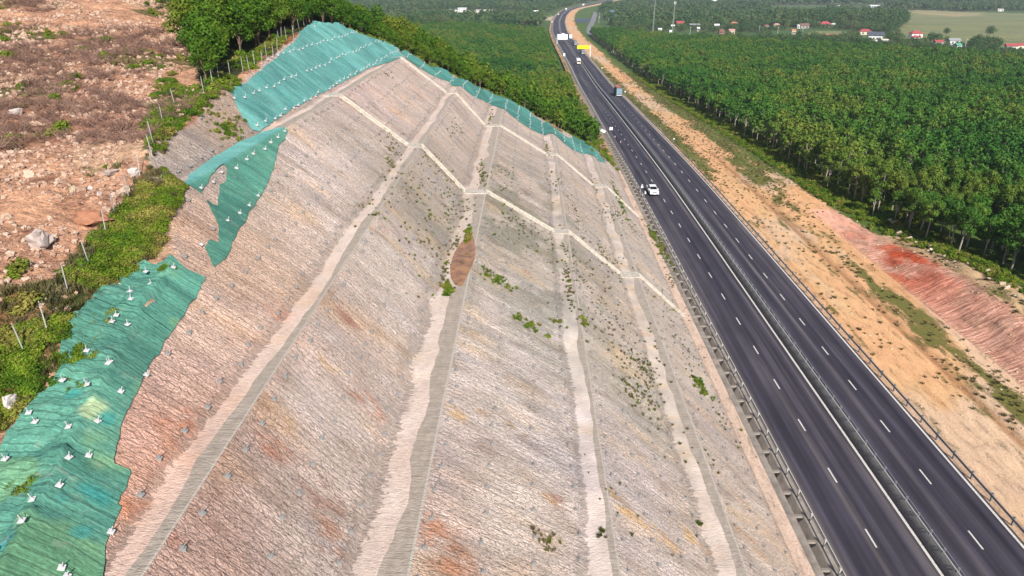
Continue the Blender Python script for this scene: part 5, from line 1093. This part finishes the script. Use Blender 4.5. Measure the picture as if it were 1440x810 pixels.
for a, b, lb, sc in ((1391, 52, 'lone rounded tree in the wide field', 1.25), (1330, 50, 'sparse brownish tree at the near edge of the wide field', .9), (1215, 8, 'dark tree at the far field edge near the top', 1.3)):
    h = H(a, b); tm, cm = PROTO['mixed'][1]; r0 = empty('broad_tree', tuple(h)); r0.scale = (sc,) * 3; tag(r0, lb, 'tree'); objm('trunk', tm, r0); objm('crown', cm, r0)

# weeds, shrubs and grass
def tuft(name, seed, mat, n=46, h=.55, sp=.32):
    r = np.random.default_rng(seed); V = []; 
    for k in range(n):
        a = r.uniform(0, 6.28); q = r.uniform(0, sp); b = np.array([q * math.cos(a), q * math.sin(a), -.05]); l = h * r.uniform(.5, 1.1); o = r.uniform(.1, .6); t_ = b + np.array([math.cos(a) * l * o, math.sin(a) * l * o, l]); w = np.array([-math.sin(a), math.cos(a), 0]) * .05
        V += [b - w, b + w, t_ + w * .3, t_ - w * .3]
    me = mesh_np(name, V, np.arange(4 * n).reshape(-1, 4), mat); return bpy.data.objects.new(name, me)
G1 = [tuft('weed_source', 3 + k, M['leaf_weed']) for k in range(3)]; G2 = [tuft('dry_weed_source', 13 + k, M['leaf_dry'], 34, .45) for k in range(3)]
SH = [bpy.data.objects.new('shrub_source', leafy('shrub', [(0, 0, .25, .42), (.3, .1, .2, .33), (-.25, .2, .3, .35), (0, -.3, .15, .3)], 240, .16, M['leaf_weed'], 30 + k)) for k in range(3)]
def poly_pts(poly, n):
    p = np.array(poly); a, b = p.min(0), p.max(0); x = rng.uniform(a[0], b[0], n * 4); y = rng.uniform(a[1], b[1], n * 4); k = inpoly(x, y, poly); return x[k][:n], y[k][:n]
def relief(x, y):                                   # rubble relief the hillside mesh carries on loose ground
    c = iscut(x, y); return np.where(c | (x > 15), 0, .42 * fbm(x * .5, y * .5, 71, 5) + .34 * np.abs(fbm(x * 1.5, y * 1.5, 73, 3)))
xa, ya = poly_pts(GREENPOLY, 2400); xb, yb = poly_pts(GREENPOLY2, 600); x = np.concatenate([xa, xb]); y = np.concatenate([ya, yb])
k = fbm(x * .3, y * .3, 67) < np.where(y > 33, .10, -.10); x, y = x[k], y[k]; z = land(x, y) + relief(x, y)
scatter('crest_shrubs', SH, np.stack([x, y, z], 1), rng.uniform(.3, .75, len(x)), rng.uniform(0, 6.28, len(x)), 'low green scrub along the fence between rubble and nets', 'scrub')
xa, ya = poly_pts(GREENPOLY, 900); xb, yb = poly_pts(GREENPOLY2, 300); x = np.concatenate([xa, xb]); y = np.concatenate([ya, yb]); z = land(x, y) + relief(x, y)
scatter('crest_grass', G2, np.stack([x, y, z], 1), rng.uniform(.4, .9, len(x)), rng.uniform(0, 6.28, len(x)), 'yellowing grass along the fence above the near net', 'grass')
# bushes under the fence of the wood and round the far crest
xf, yf = grid_pts(-70, 22, 55, 182, 1.0, 1.0, .5); N_ = Nraw(xf, yf); dlt = Cp(xf) + (yf > 178) * 100 - N_; ok = (dlt > .25) & (dlt < 3.0) & (xf > -34.5 - .50 * (yf - 61)) & (UU(xf, yf) < 20) & (fbm(xf * .3, yf * .3, 111) > -.02); ok &= ~inpoly(xf, yf, SOILPOLY)
xf, yf = xf[ok], yf[ok]; zf = land(xf, yf) + relief(xf, yf)
scatter('edge_bushes', SH, np.stack([xf, yf, zf], 1), rng.uniform(.45, 1.3, len(xf)), rng.uniform(0, 6.28, len(xf)), 'leafy bushes between the wood and the nets', 'bushes')
# scattered tufts rooted on the faces and berms: image point, spread along the dip, spread along the berm, count, dry?
PT = [(985, 545, .9, 1.6, 90, 0), (905, 520, 1.6, 3.5, 110, 1), (885, 545, .9, 2, 60, 1), (910, 560, 1.2, 2.5, 60, 1), (630, 408, .35, 1.3, 60, 0), (658, 330, .3, 2.0, 50, 0), (625, 385, .4, 3.0, 40, 1), (640, 345, .4, 3, 40, 1), (552, 212, .8, 1.5, 40, 1), (549, 230, .6, 1.2, 30, 1), (700, 395, 1.4, 1.2, 50, 0), (690, 385, .8, .8, 20, 1), (600, 340, 3, 8, 110, 1), (590, 275, 3.5, 6, 130, 1), (640, 290, 2.2, 5, 90, 1), (620, 240, 2.2, 4, 80, 1), (520, 290, 1.5, 3, 20, 1), (680, 250, .5, 3, 60, 1), (676, 235, .4, 4, 40, 1), (690, 165, .3, 8, 60, 1), (930, 350, .6, 8, 150, 0), (915, 330, .5, 5, 70, 0), (945, 395, .6, 4, 50, 1), (800, 400, .4, 6, 80, 1), (820, 380, 3, 8, 80, 1), (850, 360, 3, 6, 100, 1), (780, 350, 3, 6, 60, 1), (730, 320, 3, 6, 60, 1), (720, 300, 3, 8, 80, 1), (860, 300, 2, 6, 80, 1), (870, 280, .7, 12, 90, 0), (885, 315, 3, 4, 60, 1), (840, 440, 4, 7, 80, 1), (880, 480, 4, 7, 90, 1), (970, 500, 2.5, 6, 60, 1), (950, 440, 3, 5, 50, 1), (740, 455, 1.2, 1, 30, 0), (785, 455, .8, .8, 16, 0), (822, 455, .3, 1, 20, 0), (765, 755, .8, .5, 22, 1), (770, 770, .4, .4, 12, 1), (845, 750, .4, .5, 14, 1), (985, 735, .5, .5, 14, 1), (1020, 600, 2, 4, 30, 1), (870, 700, 3, 4, 16, 1), (850, 360, .4, 5, 40, 1), (810, 300, .4, 8, 50, 1), (770, 210, .5, 8, 60, 1), (835, 260, .5, 6, 50, 1), (780, 260, 2, 8, 70, 1), (560, 200, 2, 4, 30, 1), (640, 185, 1.5, 6, 50, 1), (545, 105, .6, 2, 14, 1), (715, 250, 2, 5, 50, 1), (1000, 650, 2, 3, 16, 1), (930, 600, 3, 4, 30, 1), (100, 505, .6, 1.0, 40, 0), (120, 520, .7, 1.0, 34, 0), (105, 490, .6, .8, 30, 0), (22, 690, .7, .6, 44, 0), (10, 695, .5, .5, 30, 1), (235, 378, .3, .4, 18, 0), (140, 450, .6, .5, 12, 0), (75, 440, 1, 1, 26, 1), (300, 160, 1.2, 2, 40, 0), (320, 185, .8, 1.4, 50, 0), (330, 175, .5, 1, 30, 1)]
pg = []; pd = []
for a, b, sx, sy, n, dry in PT:
    n = int(n * .75)
    h = H(a, b); q = np.stack([rng.normal(h[0], sx * .6, n), rng.normal(h[1], sy * .6, n)], 1); (pd if dry else pg).append(q)
pg, pd = np.concatenate(pg), np.concatenate(pd)
scatter('slope_weeds', G1 + SH[:1], np.stack([pg[:, 0], pg[:, 1], land(pg[:, 0], pg[:, 1]) + .05], 1), rng.uniform(.22, .62, len(pg)), rng.uniform(0, 6.28, len(pg)), 'fresh green weeds rooted in cracks and along the berms', 'weeds')
scatter('dry_slope_weeds', G2 + G1[:1], np.stack([pd[:, 0], pd[:, 1], land(pd[:, 0], pd[:, 1]) + .03], 1), rng.uniform(.16, .48, len(pd)), rng.uniform(0, 6.28, len(pd)), 'small olive weeds dotted over the bare faces', 'weeds')
# verge grass and the scrub along the plantation
T = rng.uniform(60, 420, 26000); U = rng.uniform(42.8, 75, 26000); te = treeedge(T); far_ = sstep(130, 185, T)
w = .08 + .4 * np.exp(-((U - 53.8) / 2.2) ** 2) * (1 - .5 * far_) + .5 * far_ * np.exp(-((U - 45) / 2.4) ** 2) + .5 * far_ * sstep(54, 57, U) + 1.2 * sstep(-4, -1.5, U - te) + .3 * (T < 125) * (U > 64) - .6 * (T < 125) * ((U > 57.2) & (U < 63.5))
k = (rng.uniform(0, 1, len(T)) < w * (.35 + 1.1 * sstep(-.15, .2, fbm(U * .3, T * .1, 95)))) & (U < te + 8); T, U = T[k], U[k]; x, y = P(U, T); z = rightz(U, T); te = te[k]
gk = (U > te - 3.5); 
scatter('verge_grass', G2, np.stack([x, y, z], 1)[~gk], rng.uniform(.35, .8, (~gk).sum()), rng.uniform(0, 6.28, (~gk).sum()), 'dry olive grass over the sandy verge', 'grass')
scatter('verge_scrub', SH + G1, np.stack([x, y, z], 1)[gk], rng.uniform(.5, 1.5, gk.sum()), rng.uniform(0, 6.28, gk.sum()), 'green scrub along the foot of the plantation', 'scrub')
# grass on the left shoulder between the hill and the road
T = rng.uniform(165, 420, 5000); U = rng.uniform(15, 22.6, 5000); k = rng.uniform(0, 1, 5000) < .75 - .55 * sstep(18, 22, U); T, U = T[k], U[k]; x, y = P(U, T)
scatter('shoulder_scrub', SH + G2, np.stack([x, y, land(x, y)], 1), rng.uniform(.6, 1.6, len(x)), rng.uniform(0, 6.28, len(x)), 'scrub between the wood and the left edge of the motorway', 'scrub')

# rubble field: boulders, stones and dead brush
def rock(name, seed, mat, flat=.75, n=15):
    r = np.random.default_rng(seed); p = r.normal(size=(n, 3)); p /= np.linalg.norm(p, axis=1)[:, None]; p *= np.array([1, .8, flat]) * r.uniform(.8, 1.05, (n, 1)); bm = bmesh.new()
    for q in p: bm.verts.new(q * .5)
    bmesh.ops.convex_hull(bm, input=bm.verts)
    for v in [v for v in bm.verts if not v.link_faces]: bm.verts.remove(v)
    bmesh.ops.subdivide_edges(bm, edges=bm.edges[:], cuts=2, use_grid_fill=True); bm.normal_update(); ph = r.uniform(0, 9, 3)
    for v in bm.verts: v.co += v.normal * .035 * (math.sin(v.co.x * 17 + ph[0]) + math.sin(v.co.y * 19 + ph[1]) + math.sin(v.co.z * 23 + ph[2])) + Vector(r.normal(0, .010, 3))
    me = bpy.data.meshes.new(name); bm.to_mesh(me); bm.free(); me.materials.append(mat); return me
def rockmat(name, a, b, c):
    t = NT(name); o = t.obj; n = t.noise(o, 3.0, 6, .65); rr = t.new('ObjectInfo').outputs['Random']; k = t.math('ADD', t.math('MULTIPLY', n, .6), t.math('MULTIPLY', rr, .4)); return t.fin(t.ramp(k, [(.3, a), (.5, b), (.72, c)]), .9, t.bump(n, .5, .06))
M['rock_pink'] = rockmat('pinkish rubble stone', (.26, .155, .11), (.40, .26, .19), (.50, .38, .30)); M['rock_orange'] = rockmat('orange weathered slab', (.34, .15, .085), (.44, .22, .13), (.50, .33, .23)); M['rock_pale'] = rockmat('pale boulder', (.32, .25, .22), (.44, .36, .33), (.56, .50, .47)); M['rock_cream'] = rockmat('cream boulder', (.32, .25, .17), (.44, .36, .24), (.52, .45, .33))
RK = [rock('boulder', 50 + k, M['rock_pink']) for k in range(6)]
SP = [((60, 352), (1.9, 1.4, 1.5), 'rock_pale', 'upright pale boulder with a dark shaded side standing alone in the rubble'), ((135, 315), (3.4, 2.4, 1.2), 'rock_orange', 'large flat topped orange slab beside the fence'), ((16, 570), (1.0, .8, 1.0), 'rock_pale', 'grey white boulder at the left edge below the fence'), ((24, 162), (1.6, 1.2, .8), 'rock_pale', 'pale flat rock near the left edge above the brush'), ((50, 178), (2.0, 1.6, .9), 'rock_pink', 'broad pink rock right of the pale flat one'), ((215, 148), (1.5, 1.1, 1.3), 'rock_cream', 'yellowish boulder left of the double fence post'), ((158, 250), (1.3, 1.0, .7), 'rock_pale', 'pale grey rock just left of the fence above the orange slab'), ((175, 275), (1.3, 1.0, .9), 'rock_pink', 'mauve rock at the fence right of the orange slab'), ((190, 248), (1.2, .9, .8), 'rock_pale', 'white rock beside the leaning fence post'), ((142, 280), (.5, .45, .4), 'rock_pale', 'small white stone above the orange slab'), ((128, 270), (.55, .4, .4), 'rock_pale', 'tiny white stone left of the one above the orange slab'), ((104, 268), (.9, .7, .5), 'rock_cream', 'tan rock left of the small white stones'), ((62, 320), (.0, 0, 0), '', '')]
for i, ((a, b), sc, m_, lb) in enumerate(SP):
    if not m_: continue
    h = H(a, b); h[2] += relief(np.array([h[0]]), np.array([h[1]]))[0]; me = rock('boulder', 80 + i, M[m_], .9, 11); o = objm('boulder', me, None, (h[0], h[1], h[2] + sc[2] * .3)); o.scale = sc; o.rotation_euler.z = rng.uniform(0, 3); tag(o, lb, 'boulder')
x = rng.uniform(-75, -24, 6000); y = rng.uniform(20, 95, 6000); C_ = Cp(x) - Nraw(x, y); ok = (C_ > 1.5) & visible(x, y, 1.05) & ~inpoly(x, y, GREENPOLY) & ~inpoly(x, y, GREENPOLY2) & ~isforest(x, y, -2); x, y = x[ok][:285], y[ok][:285]; s = .22 + .75 * rng.uniform(0, 1, len(x)) ** 2.5
z = land(x, y) + relief(x, y)
for i in range(len(x)):
    o = objm('boulder', RK[i % 6], None, (x[i], y[i], z[i] + s[i] * .12)); o.scale = (s[i], s[i] * rng.uniform(.7, 1.2), s[i] * rng.uniform(.6, 1)); o.rotation_euler = (rng.uniform(-.4, .4), rng.uniform(-.4, .4), rng.uniform(0, 6.28)); tag(o, ('small ' if s[i] < .35 else 'larger ') + 'angular pinkish stone in the rubble ' + ('close to the fence by the orange slab' if y[i] < 45 else 'halfway up the cleared field' if y[i] < 70 else 'far up the cleared field near the wood'), 'boulder', 'loose stones of the rubble field')
RS = [bpy.data.objects.new('stone_source', rock('stone', 120 + k, M['rock_pink'])) for k in range(5)]
x = rng.uniform(-110, -22, 130000); d_ = rng.uniform(0, 1, 130000); y = 18 + 125 * d_ ** 1.3; ok = (Cp(x) - Nraw(x, y) > .6) & visible(x, y, 1.05) & ~isforest(x, y, -2) & (fbm(x * .25, y * .25, 121, 4) > -.12) & ~(inpoly(x, y, GREENPOLY) & (d_ > .0) & (rng.uniform(0, 1, 130000) < .8)); x, y = x[ok][:30000], y[ok][:30000]; print('stones', len(x))
scatter('rubble_stones', RS, np.stack([x, y, land(x, y) + relief(x, y) + .02], 1), (.08 + .36 * rng.uniform(0, 1, len(x)) ** 2.0) * (1 + y / 110), rng.uniform(0, 6.28, len(x)), 'countless small stones of the cleared hillside', 'rubble', rng.uniform(-.5, .5, (len(x), 2)))
def brush(seed):
    r = random.Random(seed); b = MB()
    for k in range(26):
        a = r.uniform(0, 6.28); q = r.uniform(0, .5); p = Vector((q * math.cos(a), q * math.sin(a), r.uniform(0, .1))); d = Vector((r.uniform(-1, 1), r.uniform(-1, 1), r.uniform(.05, .7))).normalized() * r.uniform(.4, 1.1); b.tube(p, p + d, .022, .008, 3, caps=False)
        if k % 2: b.tube(p + d * .5, p + d * .5 + Vector((r.uniform(-.3, .3), r.uniform(-.3, .3), r.uniform(0, .3))), .012, .006, 3, caps=False)
    o = bpy.data.objects.new('brush_source', b.mesh('brush', M['twig'])); return o
BR = [brush(k) for k in range(4)]
x = rng.uniform(-110, -24, 30000); y = 20 + 120 * rng.uniform(0, 1, 30000) ** 1.2; ok = (Cp(x) - Nraw(x, y) > 1.0) & visible(x, y, 1.05) & ~isforest(x, y, -2) & (fbm(x * .07, y * .07, 61, 5) > .13) & ~inpoly(x, y, GREENPOLY); x, y = x[ok][:2600], y[ok][:2600]
scatter('dead_brush', BR, np.stack([x, y, land(x, y) + relief(x, y)], 1), rng.uniform(.5, 1.3, len(x)), rng.uniform(0, 6.28, len(x)), 'dead purple brown brush strewn over the rubble', 'brush')
x = rng.uniform(-110, -24, 9000); y = 20 + 120 * rng.uniform(0, 1, 9000); ok = (Cp(x) - Nraw(x, y) > .8) & visible(x, y, 1.05) & ~isforest(x, y, -2) & (fbm(x * .13 + 3, y * .13, 65, 5) > .17); x, y = x[ok][:900], y[ok][:900]
scatter('rubble_weeds', SH + G2, np.stack([x, y, land(x, y) + relief(x, y)], 1), rng.uniform(.4, 1.2, len(x)), rng.uniform(0, 6.28, len(x)), 'green weeds sprouting between the rubble', 'weeds')
# boulders lined up on the crest of the red bank
for i in range(22):
    T_ = 127 - i * 2.1 + rng.uniform(-.5, .5); U_ = 66.5 + rng.uniform(-.8, 1.1) + (2.5 * sstep(105, 127, T_)); xx, yy = P(np.array(U_), np.array(T_)); s_ = rng.uniform(.7, 1.5)
    o = objm('boulder', rock('boulder', 150 + i, M['rock_cream'], .8, 12), None, (float(xx), float(yy), float(rightz(np.array(U_), np.array(T_))) + s_ * .2)); o.scale = (s_, s_ * .9, s_ * .8); tag(o, 'cream boulder in the row along the top of the red bank before the plantation', 'boulder', 'boulders on the red bank')
x = rng.uniform(43, 72, 5200); y = rng.uniform(50, 240, 5200); k = (rng.uniform(0, 1, 5200) < .18 + .8 * (np.abs(x - 57.3) < .8) + .35 * ((x > 63) & (x < 70) & (y < 125))); x, y = x[k], y[k]; xx, yy = P(x, y)
scatter('verge_stones', [bpy.data.objects.new('stone_source', rock('stone', 170 + k, M['rock_cream'])) for k in range(3)], np.stack([xx, yy, rightz(x, y)], 1), .08 + .4 * rng.uniform(0, 1, len(x)) ** 3, rng.uniform(0, 6.28, len(x)), 'loose stones on the sandy verge and bank', 'stones')

# ------------------------------------------------------------------ haze over the plain
hz = MB().box((0, 4300, 44), (13000, 9800, 0)).v
b = MB().box((0, 4100, 42), (10600, 10200, 150)); o = b.build('haze', []) if False else None
hm = bpy.data.materials.new('haze air'); hm.use_nodes = True; nt = hm.node_tree; nt.nodes.remove(nt.nodes['Principled BSDF']); pv = nt.nodes.new('ShaderNodeVolumePrincipled')
pv.inputs['Color'].default_value = (0.80, 0.88, 1.0, 1); pv.inputs['Density'].default_value = 0.00013; pv.inputs['Anisotropy'].default_value = 0.2
nt.links.new(pv.outputs[0], nt.nodes['Material Output'].inputs['Volume'])
gb = np.array([[v.co[:] for v in o_.data.vertices] for o_ in COL.objects if o_.name == 'ground'][0]); lo, hi = gb.min(0), gb.max(0)
zl = -32.0; zh = 92.0
o = MB().box(((lo[0] + hi[0]) / 2, (lo[1] + hi[1]) / 2, (zl + zh) / 2), (hi[0] - lo[0] + 20, hi[1] - lo[1] + 20, zh - zl)).build('haze', hm)
tag(o, 'thin pale haze over the far plain', 'haze', kind='stuff')
print('ground z', lo, hi)
